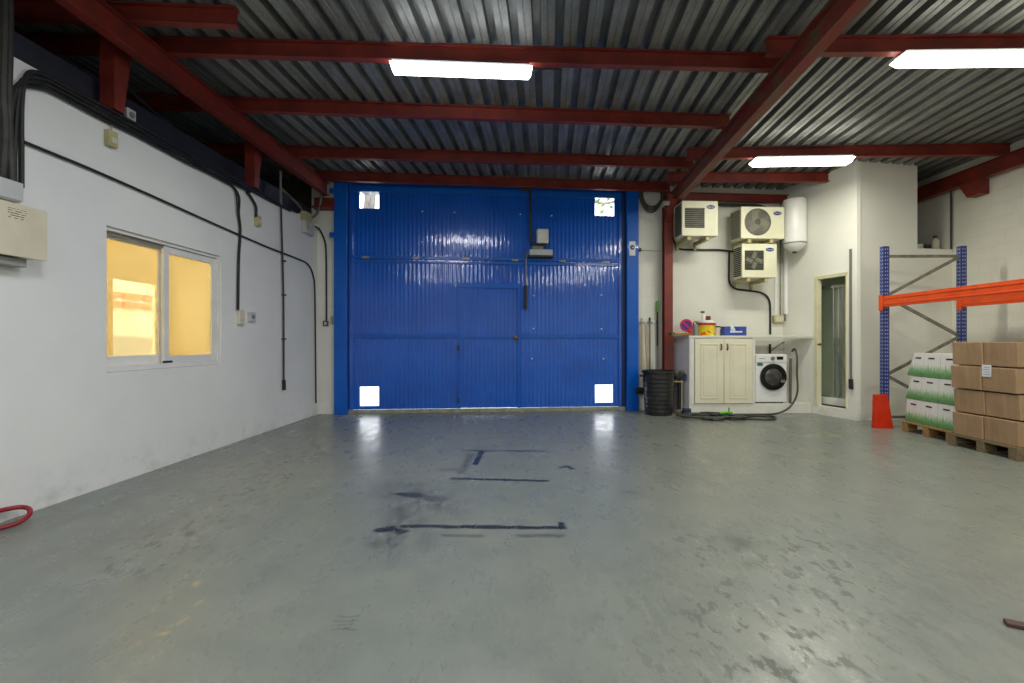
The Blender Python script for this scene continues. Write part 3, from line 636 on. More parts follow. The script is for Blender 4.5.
t, h, z0, z1 = wallbox('wall_socket', 'white socket plate on the ledge next to the red stub post', 'socket', 123.5, 130.5, 106, 119, .0, GREYBOX) if False else (None, 0, 0, 0)
so_ = thing('wall_socket', 'white socket standing on the ledge at the foot of the red post', 'socket', (lwx(4.5) - .025, 4.50, 3.336), -.05)
MB().box(-.02, .02, -.05, .05, 0, .115).build('housing', GREYBOX, so_, .005, 0)
MB().lathe([(.03, 0), (.03, .006), (.022, .006), (.022, .002)], (.021, 0, .06), 'x', 16).build('insert', ALUG, so_)
cd = thing('conduit', 'thin dark conduit hanging straight down the wall to a black connector', 'conduit', LW(283, 390, .03))
pz = [LW(q[0], q[1], .03) - LW(283, 390, .03) for q in ((281, 205), (282, 240), (283.5, 300), (283.8, 384))]
MB().tube(pz, .014, 8).build('tube', CONDUIT, cd)
MB().tube([p - LW(283, 390, .03) for p in (LW(281, 206, .03), LW(280.5, 188, .03), LW(280.5, 172, .03))], .02, 8).build('upper_sleeve', GREYCON, cd)
MB().tube([LW(283.9, 381, .03) - LW(283, 390, .03), LW(284.2, 391, .03) - LW(283, 390, .03)], .026, 10).build('connector', BLACK, cd)
for q in (262, 296, 340): 
    p = LW(283.2, q, .012) - LW(283, 390, .03); MB().box(p.x - .012, p.x + .035, p.y - .03, p.y + .03, p.z - .012, p.z + .012).build('clip', CONDUIT, cd, .003)
t, h, z0, z1 = wallbox('junction_box', 'olive junction box at the far end of the ledge cables', 'junction box', 299.5, 307.5, 214, 222, .09, YELLOWED)
t, h, z0, z1 = wallbox('junction_box', 'pale grey junction box below the olive one in the corner', 'junction box', 300, 311, 223.5, 235, .08, GREYBOX)
MB().box(.081, .09, -h * .9, -h * .2, z0 + .06, z1 - .03).build('cover', YELLOWED, t, .004, 0)
p0 = LW(306, 222, .05)
cable('black cable looping from the corner boxes down to the pier switch', [p0, LW(311, 226, .06), (-3.36, 8.30, 3.24), BW(321, 233, .03), BW(325, 243, .03), BW(326.2, 260, .02), BW(326.5, 322, .02)], .0145)
sw = thing('light_switch', 'small dark switch on the white pier beside the gate', 'switch', BW(326, 324.5), AL)
MB().box(-.045, .045, -.035, 0, -.045, .045).build('housing', pm('brown_box', S(84, 74, 62), None, 5, .5), sw, .005, 0)
MB().box(-.02, .02, -.043, -.035, -.025, .025).build('rocker', GREYBOX, sw, .003, 0)
sw = thing('gate_button', 'yellowed push button at the edge of the gate jamb', 'button', BW(333.3, 321), AL)
MB().box(-.035, .0, -.05, 0, -.07, .07).build('housing', YELLOWED, sw, .006, 0)
MB().lathe([(.016, 0), (.016, .012), (.01, .016)], (-.018, -.05, .02), 'y', 14).build('button', ALUG, sw)
cable('grey cable loop hanging under the end of the long beam', [(-3.6, 7.45, 3.66), (-3.5, 7.8, 3.52), (-3.42, 8.05, 3.36), (-3.33, 8.15, 3.42), (-3.28, 8.2, 3.62), (-3.26, 8.2, 3.78)], .02, GREYCON)
cable('faint dark cable slung in the roof space beyond the beam', [(-3.95, 4.7, 3.92), (-3.95, 5.6, 3.76), (-3.9, 6.5, 3.70), (-3.8, 7.4, 3.72)], .025, CONDUIT)
# red hose loop on the floor at the foot of the wall
cable('red hose loop leaning against the foot of the white wall', [(-3.60, 2.8, .02), (-3.55, 3.08, .02), (-3.45, 3.23, .02), (-3.40, 3.31, .03), (-3.42, 3.40, .05), (-3.49, 3.46, .075), (-3.555, 3.42, .09), (-3.575, 3.2, .10), (-3.59, 2.8, .05)], .016, pm('red_hose', S(150, 24, 36), S(120, 16, 28), 8, .4), 'hose', 'hose')

# ------------------------------------------------------------------ shower cubicle
A_, B_ = Vector((5.54, 7.71)), Vector((5.18, 9.15))
def sp_(y, t=0): return (7.4675 - .25 * y + t, y)
DY0, DY1, DZ0, DZ1 = 7.875, 8.47, .16, 2.385
def fy(x): return 6.736 + .1758 * x
w = MB()
for y0, y1, z0, z1 in ((7.71, DY0, 0, ROOF + .03), (DY1, 9.15, 0, ROOF + .03), (DY0, DY1, 0, DZ0), (DY0, DY1, DZ1, ROOF + .03)):
    w.prism([sp_(y0), sp_(y0, .06), sp_(y1, .06), sp_(y1)], z0, z1)
OX = 6.68
w.prism([(5.60, fy(5.60)), (OX, fy(OX)), (OX, fy(OX) + .12), (5.60, fy(5.60) + .12)], 0, ROOF + .03)
w.prism([(OX, fy(OX)), (7.365, fy(7.365)), (7.365, fy(7.365) + .12), (OX, fy(OX) + .12)], 0, 2.81)
w.prism([sp_(7.85, .13), (7.36, 8.16), (7.36, 9.3), sp_(9.12, .13)], 2.66, 2.78)
struct('wall_cubicle', w, WHITE_C, 'white shower cubicle walls standing in the corner', 'wall', smooth=0)
b = MB(); b.prism([sp_(8.03, .97), sp_(8.03, 1.0), sp_(9.1, 1.0), sp_(9.1, .97)], .17, 2.6); b.prism([sp_(8.95, .13), sp_(8.95, .96), sp_(9.0, .96), sp_(9.0, .13)], .17, 2.6); b.prism([sp_(7.84, .13), sp_(7.84, .45), sp_(7.87, .45), sp_(7.87, .13)], .17, 2.6)
struct('wall_shower', b, TILE, 'grey green tiled inside of the shower', 'wall', smooth=0)
dr = thing('door_2', 'cream framed shower doorway in the cubicle wall', 'door', (0, 0, 0), kind='structure')
b = MB()
for y0, y1, z0, z1 in ((DY0, DY0 + .012, DZ0, DZ1), (DY1 - .06, DY1 + .0, DZ0, DZ1), (DY0 + .012, DY1 - .06, DZ1 - .03, DZ1)): b.prism([sp_(y0, -.018), sp_(y0, .058), sp_(y1, .058), sp_(y1, -.018)], z0, z1)
b.prism([sp_(DY0 - .01, -.02), sp_(DY0 - .01, .01), sp_(DY1, .01), sp_(DY1, -.02)], DZ1, DZ1 + .03)
b.build('door_frame', FRAMEC, dr, .004, 0)
MB().lathe([(.012, 0), (.012, .03), (.025, .04), (.02, .06)], sp_(DY1 - .06, -.018) + (1.22,), 'x', 12, None).build('latch', BRASS, dr)
sh = thing('shower_screen', 'glass shower screen with chrome edges inside the doorway', 'shower', (0, 0, 0))
MB().prism([sp_(7.92, .16), sp_(7.92, .95), sp_(8.93, .95), sp_(8.93, .16)], .165, .30).build('tray', TRAY, sh, .01, 0)
MB().prism([sp_(7.92, .17), sp_(7.92, .176), sp_(8.3, .176), sp_(8.3, .17)], .28, 2.25).build('glass_panel', SHGLASS, sh, 0, 0)
MB().prism([sp_(8.2, .20), sp_(8.2, .206), sp_(8.92, .206), sp_(8.92, .20)], .28, 2.25).build('glass_panel', SHGLASS, sh, 0, 0)
b = MB()
for y in (8.2, 8.3): b.prism([sp_(y - .01, .165), sp_(y - .01, .21), sp_(y + .01, .21), sp_(y + .01, .165)], .28, 2.25)
b.prism([sp_(7.92, .165), sp_(7.92, .21), sp_(8.92, .21), sp_(8.92, .165)], 2.2, 2.24); b.prism([sp_(7.92, .165), sp_(7.92, .21), sp_(8.92, .21), sp_(8.92, .165)], .301, .325)
b.build('edge_profile', CHROME, sh, 0, 0)
MB().prism([sp_(7.98, .90), sp_(7.98, .95), sp_(8.8, .95), sp_(8.8, .90)], 1.5, 1.56).build('bar_shadow', ACD, sh, 0, 0)  # dark strip stands in for a horizontal bar's shadow inside the shower
cd = thing('conduit', 'dark conduit down the cubicle corner beside the doorway', 'conduit', SW(850.7, 388, .02))
o_ = SW(850.7, 388, .02)
MB().tube([SW(850.4, 250, .025) - o_, SW(850.5, 320, .025) - o_, SW(850.8, 384, .025) - o_], .018, 8).build('tube', GREYCON, cd)
MB().tube([SW(850.8, 380, .03) - o_, SW(851, 390, .03) - o_], .032, 10).build('connector', BLACK, cd)
# things stored on top of the cubicle
t = thing('carton', 'white and blue carton on top of the cubicle', 'box', (6.98, 8.36, 2.78), .1)
MB().box(-.1, .1, -.1, .1, 0, .17).build('body', BADGEW, t, .004, 0); MB().box(-.08, .06, -.102, -.1005, .05, .10).build('print', BADGE, t, 0, 0)
t = thing('crate', 'dark grey crate on top of the cubicle', 'box', (7.16, 8.30, 2.78), .1)
MB().box(-.07, .07, -.08, .08, 0, .16).build('body', CONDUIT, t, .006, 0); MB().box(-.075, .075, -.085, .085, .15, .18).build('rim', GREYCON, t, .004, 0)
t = thing('canister', 'pale plastic canister with a cap on top of the cubicle', 'canister', (7.245, 8.22, 2.78))
MB().lathe([(.055, 0), (.06, .01), (.06, .2), (.05, .235), (.022, .25), (.022, .27)]).build('body', CREAM, t); MB().lathe([(.028, .262), (.028, .3), (.02, .305)]).build('cap', CONDUIT, t)
cable('thin dark pipe up the corner above the cubicle ledge', [P(951, 250, 8.0), P(951, 190, 8.0)], .014, CONDUIT, 'pipe', 'pipe', smooth=0)

# ------------------------------------------------------------------ counter, cupboard, washing machine
CO = Vector((3.13, 8.44, 0)); CR = math.atan(.03)
ct = thing('counter', 'white masonry counter with a long worktop against the block wall', 'counter', CO, CR)
MB().prism([(-.02, -.01), (2.195, -.01), (2.06, .50), (-.16, .50)], 1.335, 1.375).build('worktop', MASON, ct, .006, 0)
MB().prism([(0, .012), (2.185, .012), (2.05, .53), (0, .53)], 0, .172).build('plinth', MASON, ct, .004, 0)
MB().box(.0, .075, .0, .53, .172, 1.334).build('end_pier', MASON, ct, .004, 0)
MB().hexa([Vector(p) for p in ((-.012, .006, 0), (-.001, .006, 0), (-.001, .46, 0), (-.13, .46, 0), (-.012, .006, 1.334), (-.001, .006, 1.334), (-.001, .46, 1.334), (-.13, .46, 1.334))]).build('side_panel', GREYPANEL, ct, 0, 0)
MB().box(1.115, 1.165, .0, .53, .172, 1.334).build('divider', MASON, ct, .004, 0)
cp = thing('cupboard', 'cream two door cupboard under the worktop', 'cupboard', CO + Vector((0, 0, .175)), CR)
MB().box(.08, 1.11, .02, .5, 0, 1.15).build('carcass', MASON, cp, 0, 0)
def cupdoor(u0, u1, hx):
    b = MB(); b.box(u0, u1, -.012, .012, .005, 1.145)
    d = b.build('door', CABDOOR, cp, .005, 0)
    m = MB(); i0, i1, j0, j1 = u0 + .10, u1 - .10, .09, 1.06
    for s in ((i0, i0 + .025, j0, j1), (i1 - .025, i1, j0, j1), (i0, i1, j0, j0 + .025), (i0, i1, j1 - .025, j1)): m.box(s[0], s[1], -.021, -.0125, s[2], s[3])
    m.build('moulding', CABDOOR, d, .004, 0)
    MB().box(i0 + .05, i1 - .05, -.018, -.0125, j0 + .05, j1 - .05).build('raised_field', CABDOOR, d, .006, 0)
    MB().tube([(hx, -.013, .95), (hx, -.04, .96), (hx, -.042, 1.0), (hx, -.04, 1.04), (hx, -.013, 1.05)], .011, 8).build('handle', BRASS, d)
cupdoor(.085, .597, .545); cupdoor(.605, 1.108, .655)
wm = thing('washing_machine', 'white front loading washing machine in the niche under the worktop', 'washing machine', CO + Vector((1.18, .02 + 1.18 * .03, .175)), CR)
WW, WH = .565, .87
MB().box(0, WW, 0, .50, .02, WH).build('body', ENAMEL, wm, .012, 0)
MB().box(0.004, WW - .004, -.012, -.001, .73, WH - .01).build('control_panel', ENAMEL, wm, .004, 0)
MB().box(.375, .49, -.018, -.0125, .775, .83).build('display', DGLASS, wm, .003, 0)
MB().lathe([(.034, 0), (.034, .01), (.028, .028), (0, .03)], (.30, -.013, .80), 'y', 20).build('dial', ALUG, wm)
MB().box(.06, .16, -.0145, -.0125, .792, .804).build('brand_mark', ALUG, wm, 0, 0)
MB().box(.03, .13, -.003, -.001, .665, .72).build('energy_sticker', pm('teal', S(40, 120, 110), None, 5, .5), wm, 0, 0)
dcx, dcz = .305, .47
dd = MB().lathe([(.165, .0), (.225, .0), (.235, .015), (.235, .035), (.222, .05), (.175, .052), (.162, .035)], (dcx, -.001, dcz), 'y', 40).build('porthole_ring', DGLASS, wm)
MB().lathe([(.165, .012), (.162, .03), (.13, .045), (.08, .052), (0, .054)], (dcx, -.001, dcz), 'y', 32).build('porthole_glass', DRUM, dd)
MB().box(dcx + .12, dcx + .19, -.062, -.052, dcz - .1, dcz - .05).build('door_handle', ALUG, dd, .006)
MB().box(.03, .15, -.004, -.001, .05, .11).build('filter_flap', ENAMEL, wm, .003, 0)
for x in (.06, WW - .06):
    for y in (.06, .44): MB().lathe([(.022, 0), (.022, .022)], (x, y, 0), 'z', 12).build('foot', BLACK, wm)
lv = tag(MB().box(-.02, .02, 0, .03, 0, .80).build('spirit_level', pm('level_grey', S(104, 102, 96), None, 8, .5), None, .004, 0, loc=P(790.6, 403, 8.5)), 'grey bar leaning upright beside the washing machine', 'tool')
lv.location.z = .176; lv.rotation_euler = (-.03, .03, 0)
# hose: from the niche down to the floor and coiled in front of the cupboard
pts = [P(792, 352, 8.72), P(795, 350, 8.6), P(797, 358, 8.5), P(797, 375, 8.42), P(797.5, 392, 8.36), P(793, 404, 8.3), P(785, 411.5, 8.27)]
pts += [FL(772, 416.4) + Vector((0, 0, .02)), FL(750, 416.8) + Vector((0, 0, .018)), FL(725, 417.2) + Vector((0, 0, .018))]
cx0, cy0 = 3.30, 7.98
for k in range(44):
    a = .4 + k * .52; r = .36 + .14 * math.sin(k * 1.7); pts.append((cx0 + r * math.cos(a) * 1.0 + (.12 * math.sin(k * .4)), cy0 + r * .68 * math.sin(a) - .0, .02 + .028 * (k / 44) + .012 * math.sin(k * 2.3)))
pts += [FL(735, 420) + Vector((0, 0, .02)), FL(755, 418) + Vector((0, 0, .018)), FL(774, 419) + Vector((0, 0, .018)), FL(772, 421.5) + Vector((0, 0, .018)), FL(750, 421) + Vector((0, 0, .018)), FL(730, 421.5) + Vector((0, 0, .018))]
hs = tag(MB().tube(pts, .017, 8, 4).build('garden_hose', pm('hose_dark', S(62, 66, 62), S(44, 47, 45), 8, .45)), 'dark garden hose coiled on the floor in front of the cupboard', 'hose')
nz = thing('hose_nozzle', 'bright green hose nozzle lying on the coiled hose', 'nozzle', FL(726, 418.5) + Vector((0, 0, .075)))
GRN = pm('lime_green', S(92, 190, 40), S(74, 160, 30), 6, .4)
MB().tube([(-.11, 0, 0), (.02, 0, .005), (.1, .0, .0)], [.02] and .022, 10).build('barrel', GRN, nz); MB().tube([(.03, 0, 0), (.05, 0, .05), (.045, 0, .09)], .014, 8).build('trigger_grip', GRN, nz)
# things on the worktop
def CT(px, back=.25): 
    y = 8.44 + back; x = K(px) * y; return Vector((x, y + .03 * (x - 3.13), 1.3755))
pk = thing('plank_stack', 'short pale planks lying at the end of the worktop', 'wood', CT(678, .1)); pk.location.x = 2.99
MB().box(-.17, .17, -.1, .12, 0, .022).build('plank', PALW, pk, .003, 0); MB().box(-.12, .17, -.09, .10, .023, .045).build('plank', PALW, pk, .003, 0); MB().box(-.18, -.125, -.08, .1, .023, .06).build('end_block', PALD, pk, .003, 0)
sg = thing('parking_sign', 'round red and blue no parking disc standing at the worktop end', 'sign', CT(684.5, .28) + Vector((0, 0, .046 if False else 0)))
SGR = pm('sign_red', S(206, 26, 60), None, 5, .45); SGB = pm('sign_blue', S(40, 50, 170), None, 5, .45)
MB().lathe([(.115, 0), (.115, .008)], (.03, 0, .19), 'y', 32).build('disc', SGB, sg)
b = MB(); n_ = 36
for k in range(n_):
    a0, a1 = 2 * math.pi * k / n_, 2 * math.pi * (k + 1) / n_
    q = [(.03 + r * math.cos(a), .19 + r * math.sin(a)) for r, a in ((.082, a0), (.115, a0), (.115, a1), (.082, a1))]
    b.hexa([Vector((x, -.013, z)) for x, z in q] + [Vector((x, -.0085, z)) for x, z in q])
b.build('ring', SGR, sg, 0, 0)
MB().box(-.095, .095, -.0125, -.0085, -.017, .017, Matrix.Translation((.03, 0, .19)) @ Matrix.Rotation(math.radians(45), 4, 'Y')).build('slash', SGR, sg, 0, 0)
MB().tube([(.03, .004, .10), (.02, .0, .02)], .012, 8).build('stick', CREAM, sg); MB().box(-.06, .1, -.06, .06, 0, .02).build('base', CREAM, sg, .004)
mg = thing('mug', 'small red mug on the worktop beside the no parking disc', 'mug', CT(690.3, .2))
MB().lathe([(.03, 0), (.036, .01), (.038, .09), (.034, .09), (.032, .015)]).build('body', SGR, mg)
MB().tube([(-.036, 0, .075), (-.062, 0, .07), (-.066, 0, .045), (-.036, 0, .025)], .006, 8).build('handle', SGR, mg)
cn = thing('jerry_can', 'grey jerry can on the worktop beside the yellow bucket', 'canister', CT(696, .33))
MB().box(-.055, .055, -.09, .09, 0, .21).build('body', pm('can_grey', S(150, 152, 150), None, 5, .45), cn, .02); MB().tube([(-.045, 0, .2), (-.03, 0, .25), (.03, 0, .25), (.045, 0, .2)], .01, 8).build('handle', ACD, cn); MB().lathe([(.02, .20), (.02, .24)], (0, -.05, 0)).build('cap', BRASS, cn)
YB = N('bucket_print'); co_ = YB.coord(); nz_ = YB.noise(co_, 9, 3); YB.bsdf(YB.mix(YB.ramp(YB.noise(YB.mapping(co_, (1, 1, 1), loc=(4, 2, 1)), 11, 2), .55, .6), YB.mix(YB.ramp(nz_, .52, .56), S(246, 208, 20), S(238, 226, 90)), S(226, 92, 20)), .4)
bk = thing('bucket', 'yellow and orange bucket with a white lid on the worktop', 'bucket', CT(706.5, .26))
MB().lathe([(.135, 0), (.14, .01), (.158, .215), (.15, .215), (.135, .02)]).build('body', YB.m, bk)
MB().lathe([(.163, .19), (.166, .2), (.166, .228), (.155, .23)]).build('rim', pm('rim_red', S(196, 62, 34), None, 6, .4), bk)
MB().lathe([(.150, .228), (.152, .25), (.135, .275), (.0, .285)]).build('lid', ENAMEL, bk)
sb = thing('spray_bottle', 'white spray bottle with a dark trigger on the bucket lid', 'bottle', CT(702.5, .26) + Vector((.02, 0, .282)))
MB().lathe([(.028, 0), (.032, .01), (.032, .08), (.015, .11), (.012, .13)]).build('body', ENAMEL, sb); MB().box(-.05, .022, -.012, .012, .13, .165).build('trigger_head', pm('teal_dark', S(40, 62, 60), None, 6, .5), sb, .006)
pt = thing('paint_tin', 'dark red lidded pot lying on the bucket lid', 'pot', CT(708.5, .24) + Vector((.0, 0, .283)))
MB().lathe([(.035, 0), (.042, .008), (.042, .05), (.03, .062)]).build('body', pm('maroon', S(150, 34, 44), None, 6, .45), pt); MB().lathe([(.033, .06), (.044, .062), (.044, .07), (0, .074)]).build('lid', ACD, pt)
ju = thing('jug', 'pale plastic jug between the bucket and the blue crate', 'jug', CT(717.5, .26))
MB().lathe([(.04, 0), (.048, .01), (.056, .15), (.05, .15), (.042, .02)]).build('body', CREAM, ju); MB().tube([(.05, 0, .13), (.085, 0, .12), (.08, 0, .05), (.045, 0, .035)], .008, 8).build('handle', CREAM, ju)
MB().lathe([(.05, .15), (.06, .152), (.06, .175), (.0, .18)]).build('lid', BADGE, ju)
cr = thing('crate', 'blue open plastic crate on the worktop', 'crate', CT(733, .24), CR)
BCR = pm('crate_blue', S(66, 88, 176), S(54, 74, 158), 5, .45)
b = MB(); b.box(-.2, .2, -.12, .12, 0, .015); b.box(-.2, .2, -.12, -.108, .015, .085); b.box(-.2, -.09, -.12, -.108, .085, .165); b.box(.07, .2, -.12, -.108, .085, .165); b.box(-.2, .2, .108, .12, .015, .17); b.box(-.2, -.188, -.108, .108, .015, .165); b.box(.188, .2, -.108, .108, .015, .165)
b.build('body', BCR, cr, .004, 0)
MB().box(-.1, .12, -.1225, -.1205, .055, .085).build('label_strip', BADGEW, cr, 0, 0)
ti = thing('paper_roll', 'pale blue cloth bundle poking out of the blue crate', 'cloth', CT(732, .24) + Vector((0, 0, .016)))
MB().lathe([(.06, 0), (.07, .03), (.066, .1), (.04, .15), (.015, .17)], (0, 0, 0), 'z', 14).build('bundle', pm('pale_blue', S(190, 214, 226), S(224, 232, 236), 14, .7), ti)

# ------------------------------------------------------------------ air conditioners, heater, pipes on the block wall
def badge(parent, x, z, wd, yf):
    o = MB().lathe([(1, 0), (1, .0035), (.96, .004)], (0, 0, 0), 'y', 28).build('badge', BADGE, parent); o.scale = (wd / 2, 1, wd / 4.4); o.location = (x, yf - .001, z)
    cu = bpy.data.curves.new('badge_text', 'FONT'); cu.body = 'Carrier'; cu.align_x = 'CENTER'; cu.align_y = 'CENTER'; cu.size = wd * .27; cu.extrude = .0008; cu.shear = .2
    tmp = bpy.data.objects.new('badge_text', cu); C.objects.link(tmp); dg = bpy.context.evaluated_depsgraph_get(); me = bpy.data.meshes.new_from_object(tmp.evaluated_get(dg))
    bpy.data.objects.remove(tmp); me.materials.clear(); me.materials.append(BADGEW)
    t = bpy.data.objects.new('badge_text', me); C.objects.link(t); t.parent = o; t.rotation_euler = (math.pi / 2, 0, 0); t.scale = (2 / wd, 4.4 / wd, 1); t.location = (0, -.0052, 0)
def ac(label, px0, px1, py0, py1, yf, dep, kind):
    a = P(px0, py0, yf); c = P(px1, py1, yf); W, Hh = c.x - a.x, a.z - c.z
    t = thing('air_conditioner', label, 'air conditioner', (a.x, yf, c.z), .05, 'outdoor air conditioner units')
    MB().box(0, W, 0, dep, 0, Hh).build('casing', ACW, t, .012, 0)
    MB().box(-.004, W + .004, -.014, -.001, -.003, Hh + .003).build('front_cover', ACW, t, .008, 0)
    if kind == 'round':
        cx, cz, r = W * .38, Hh * .52, Hh * .43
        g = MB().lathe([(r, 0), (r, .008), (r - .012, .012), (r - .02, .003)], (cx, -.014, cz), 'y', 40).build('fan_guard', ACG, t)
        b = MB()
        for q in range(1, 8): 
            rr = r * q / 8; k = 36; b.tube([(cx + rr * math.cos(2 * math.pi * i / k), -.022, cz + rr * math.sin(2 * math.pi * i / k)) for i in range(k + 1)], .003, 5, 0)
        for q in range(12): b.tube([(cx, -.022, cz), (cx + r * math.cos(q * math.pi / 6), -.022, cz + r * math.sin(q * math.pi / 6))], .0025, 5, 0)
        b.build('wire_grille', ACG, g)
        MB().lathe([(r - .02, 0), (r - .02, .002)], (cx, -.0142, cz), 'y', 40).build('fan_opening', ACD, g)
        b = MB()
        for q in range(3):
            m = Matrix.Translation((cx, -.0175, cz)) @ Matrix.Rotation(q * 2.094 + .5, 4, 'Y')
            b.prism([(.02, -.0012), (r * .8, -.0012), (r * .8, .0012), (.02, .0012)], -r * .05, r * .42, m)
        b.build('fan_blade', pm('fan_grey', S(140, 138, 122), None, 5, .5), g, 0, 0)
        MB().lathe([(r * .2, 0), (r * .2, .003), (0, .005)], (cx, -.0175, cz), 'y', 20).build('fan_hub', ACD, g)
    else:
        x0, x1, z0, z1 = W * .075, W * .62, Hh * .22, Hh * .80
        g = MB().box(x0, x1, -.0165, -.0145, z0, z1).build('grille_opening', ACD, t, 0, 0)
        if kind == 'slats':
            b = MB()
            for q in range(10):
                z = z0 + (z1 - z0) * (q + .5) / 10; b.box(x0, x1, -.034, -.0168, z - .009, z + .007)
            b.build('grille', ACG, g, .002, 0)
        else:
            b = MB(); cx, cz = (x0 + x1) / 2, (z0 + z1) / 2
            for q in range(14):
                z = z0 + (z1 - z0) * (q + .5) / 14; b.box(x0, x1, -.028, -.022, z - .003, z + .003)
            b.build('grille', ACG, g, 0, 0)
            b = MB()
            for q in range(4):
                m = Matrix.Translation((cx, -.0195, cz)) @ Matrix.Rotation(q * math.pi / 2 + .4, 4, 'Y')
                b.prism([(.02, -.001), ((x1 - x0) * .42, -.001), ((x1 - x0) * .42, .001), (.02, .001)], 0, (x1 - x0) * .2, m)
            b.build('fan_blade', pm('fan_grey', S(140, 138, 122), None, 5, .5), g, 0, 0)
    badge(t, W * .84 if kind == 'round' else W * .80, Hh * (.80 if kind == 'round' else .83), .15, -.014)
    b = MB(); nf = 15
    for q in range(nf): z = Hh * (.06 + .88 * q / nf); b.box(-.012, -.002, .03, dep - .03, z, z + Hh * .035)
    b.build('side_fins', ACD if kind != 'round' else ACG, t, 0, 0)
    br = None
    for fx in (.2, .72):
        b = MB(); xx = W * fx; yw = dep + .22
        b.box(xx - .03, xx + .03, .0, yw, -.075, -.012); b.box(xx - .022, xx + .022, yw - .04, yw, -.16, -.06)
        b.build('bracket', WOODARM, t, .004, 0)
    return t
ac('white air conditioner with a slatted square grille next to the red column', 682, 718.3, 202, 236.6, 8.36, .32, 'slats')
ac('wider air conditioner with a round fan, top one of the pair by the heater', 741, 785, 207.8, 239.3, 8.5, .38, 'round')
ac('air conditioner mounted directly under the one with the round fan', 741.8, 777.2, 244.8, 278.4, 8.55, .3, 'mesh')
wh = thing('water_heater', 'white cylindrical water heater hanging next to the cubicle wall', 'water heater', (5.075, 8.62, 2.91))
MB().lathe([(.02, -.03), (.06, -.025), (.15, .05), (.185, .10), (.19, .12), (.19, .86), (.18, .9), (.1, .93), (0, .94)], n=36).build('tank', TUBEW, wh)
MB().lathe([(.192, .105), (.194, .11), (.194, .125), (.192, .13)], n=36).build('seam_band', ALUG, wh)
MB().lathe([(.0, -.055), (.035, -.05), (.04, -.02), (.03, -.0)], n=16).build('thermostat_cap', ACD, wh)
MB().box(-.1, .12, .15, .52, .55, .6).build('wall_bracket', GALV, wh, .004)
cable('black cable running from the slatted air conditioner across the block wall', [BW(673, 205, .15), BW(672.5, 235, .1), BW(675, 244, .04), BW(680, 250, .03), BW(700, 250.8, .03), BW(720, 251, .03), BW(736, 253, .05)], .018)
cable('black cable dropping from the air conditioners behind the worktop', [BW(729.3, 252, .03), BW(729, 270, .03), BW(729.5, 283, .03), BW(735, 289.5, .03), BW(748, 291.5, .03), BW(762, 294, .03), BW(769, 301, .03), BW(770.3, 315, .03), BW(770.3, 335.5, .03)], .018)
cable('black pipe stub inside the niche above the washing machine', [BW(770, 345, .03), BW(770, 372, .03)], .02, BLACK, 'pipe', 'pipe', smooth=0)
cable('thin slanting dark line in the niche above the washing machine', [BW(771, 352, .03), BW(779, 346, .03), BW(787, 341.5, .03)], .008)  # thin dark slanting tube at the back of the niche
cable('dark bunch of pipes above the air conditioners', [BW(716, 205.5, .06), BW(735, 206, .06), BW(756, 206.5, .06), BW(766, 209, .05)], .03, CONDUIT, 'pipe', 'pipe')
cable('white vertical conduit just under the lower air conditioner', [BW(775.5, 262, .02), BW(775.5, 317, .02)], .022, ENAMEL, 'pipe', 'pipe', smooth=0)
cable('thin grey pipe down the wall beside the air conditioners', [BW(780.5, 200, .02), BW(780.5, 316, .02)], .013, GALV, 'pipe', 'pipe', smooth=0)
cable('thick white drain pipe under the water heater', [BW(786, 246, .06), BW(786, 315, .06)], .045, ENAMEL, 'pipe', 'pipe', smooth=0)
def bbox(name, label, cat, px0, px1, py0, py1, dep, mat, cover=None):
    a, c = BW(px0, py0), BW(px1, py1); t = thing(name, label, cat, (a.x, a.y, c.z), AL); W, Hh = (c.x - a.x), a.z - c.z
    MB().box(0, W, -dep, 0, 0, Hh).build('housing', mat, t, .006, 0)
    MB().box(W * .12, W * .88, -dep - .01, -dep, Hh * .15, Hh * .85).build('cover', cover or mat, t, .004, 0)
bbox('junction_box', 'beige junction box on the block wall above the worktop', 'junction box', 771.8, 782, 316.5, 324, .07, YELLOWED, CREAM)
bbox('wall_socket', 'grey socket with a dark flap beside the beige junction box', 'socket', 783, 789.5, 315.5, 322, .07, ALUG, BLACK)

# ------------------------------------------------------------------ bin and cleaning tools by the gate
bn = thing('bin', 'tall black ribbed plastic bin beside the gate', 'bin', (2.56, 8.39, 0))
b = MB(); prof = [(.225, 0), (.23, .012)]
for k in range(9): z = .05 + k * .072; r = .232 + .036 * z / .75; prof += [(r, z), (r + .0025, z + .012), (r + .0025, z + .03), (r, z + .042)]
prof += [(.268, .74), (.262, .74), (.225, .03)]
b.lathe(prof, n=40).build('body', BINBLK, bn); MB().lathe([(.272, .725), (.284, .73), (.284, .765), (.272, .77), (.262, .765), (.262, .735)], n=40).build('rim', BINBLK, bn)
for s in (-1, 1): MB().box(s * .295 - .025, s * .295 + .025, -.06, .06, .66, .69).build('handle', BINBLK, bn, .006)
tr_ = thing('tool_rail', 'wall rail with clips that holds the broom handles', 'rail', BW(648, 323), AL)
MB().box(-.22, .2, -.025, 0, -.02, .02).build('bar', ALU, tr_, .004, 0)
for u in (-.12, .03, .16): MB().tube([(u - .02, -.025, 0), (u - .02, -.06, 0), (u + .02, -.06, 0), (u + .02, -.025, 0)], .006, 8).build('clip', BLACK, tr_)
HANDLEW = pm('handle_wood', S(206, 186, 142), S(186, 164, 120), 6, .6)
def tool(name, label, pxt, pyt, pxb, pyb, mat, r, off, extra=None):
    t = thing(name, label, 'tool', BW(pxb, pyb, off)); o = BW(pxb, pyb, off)
    MB().tube([Vector((0, 0, 0)), BW(pxt, pyt, off) - o], r, 10, 0).build('handle', mat, t)
    if extra: extra(t, o)
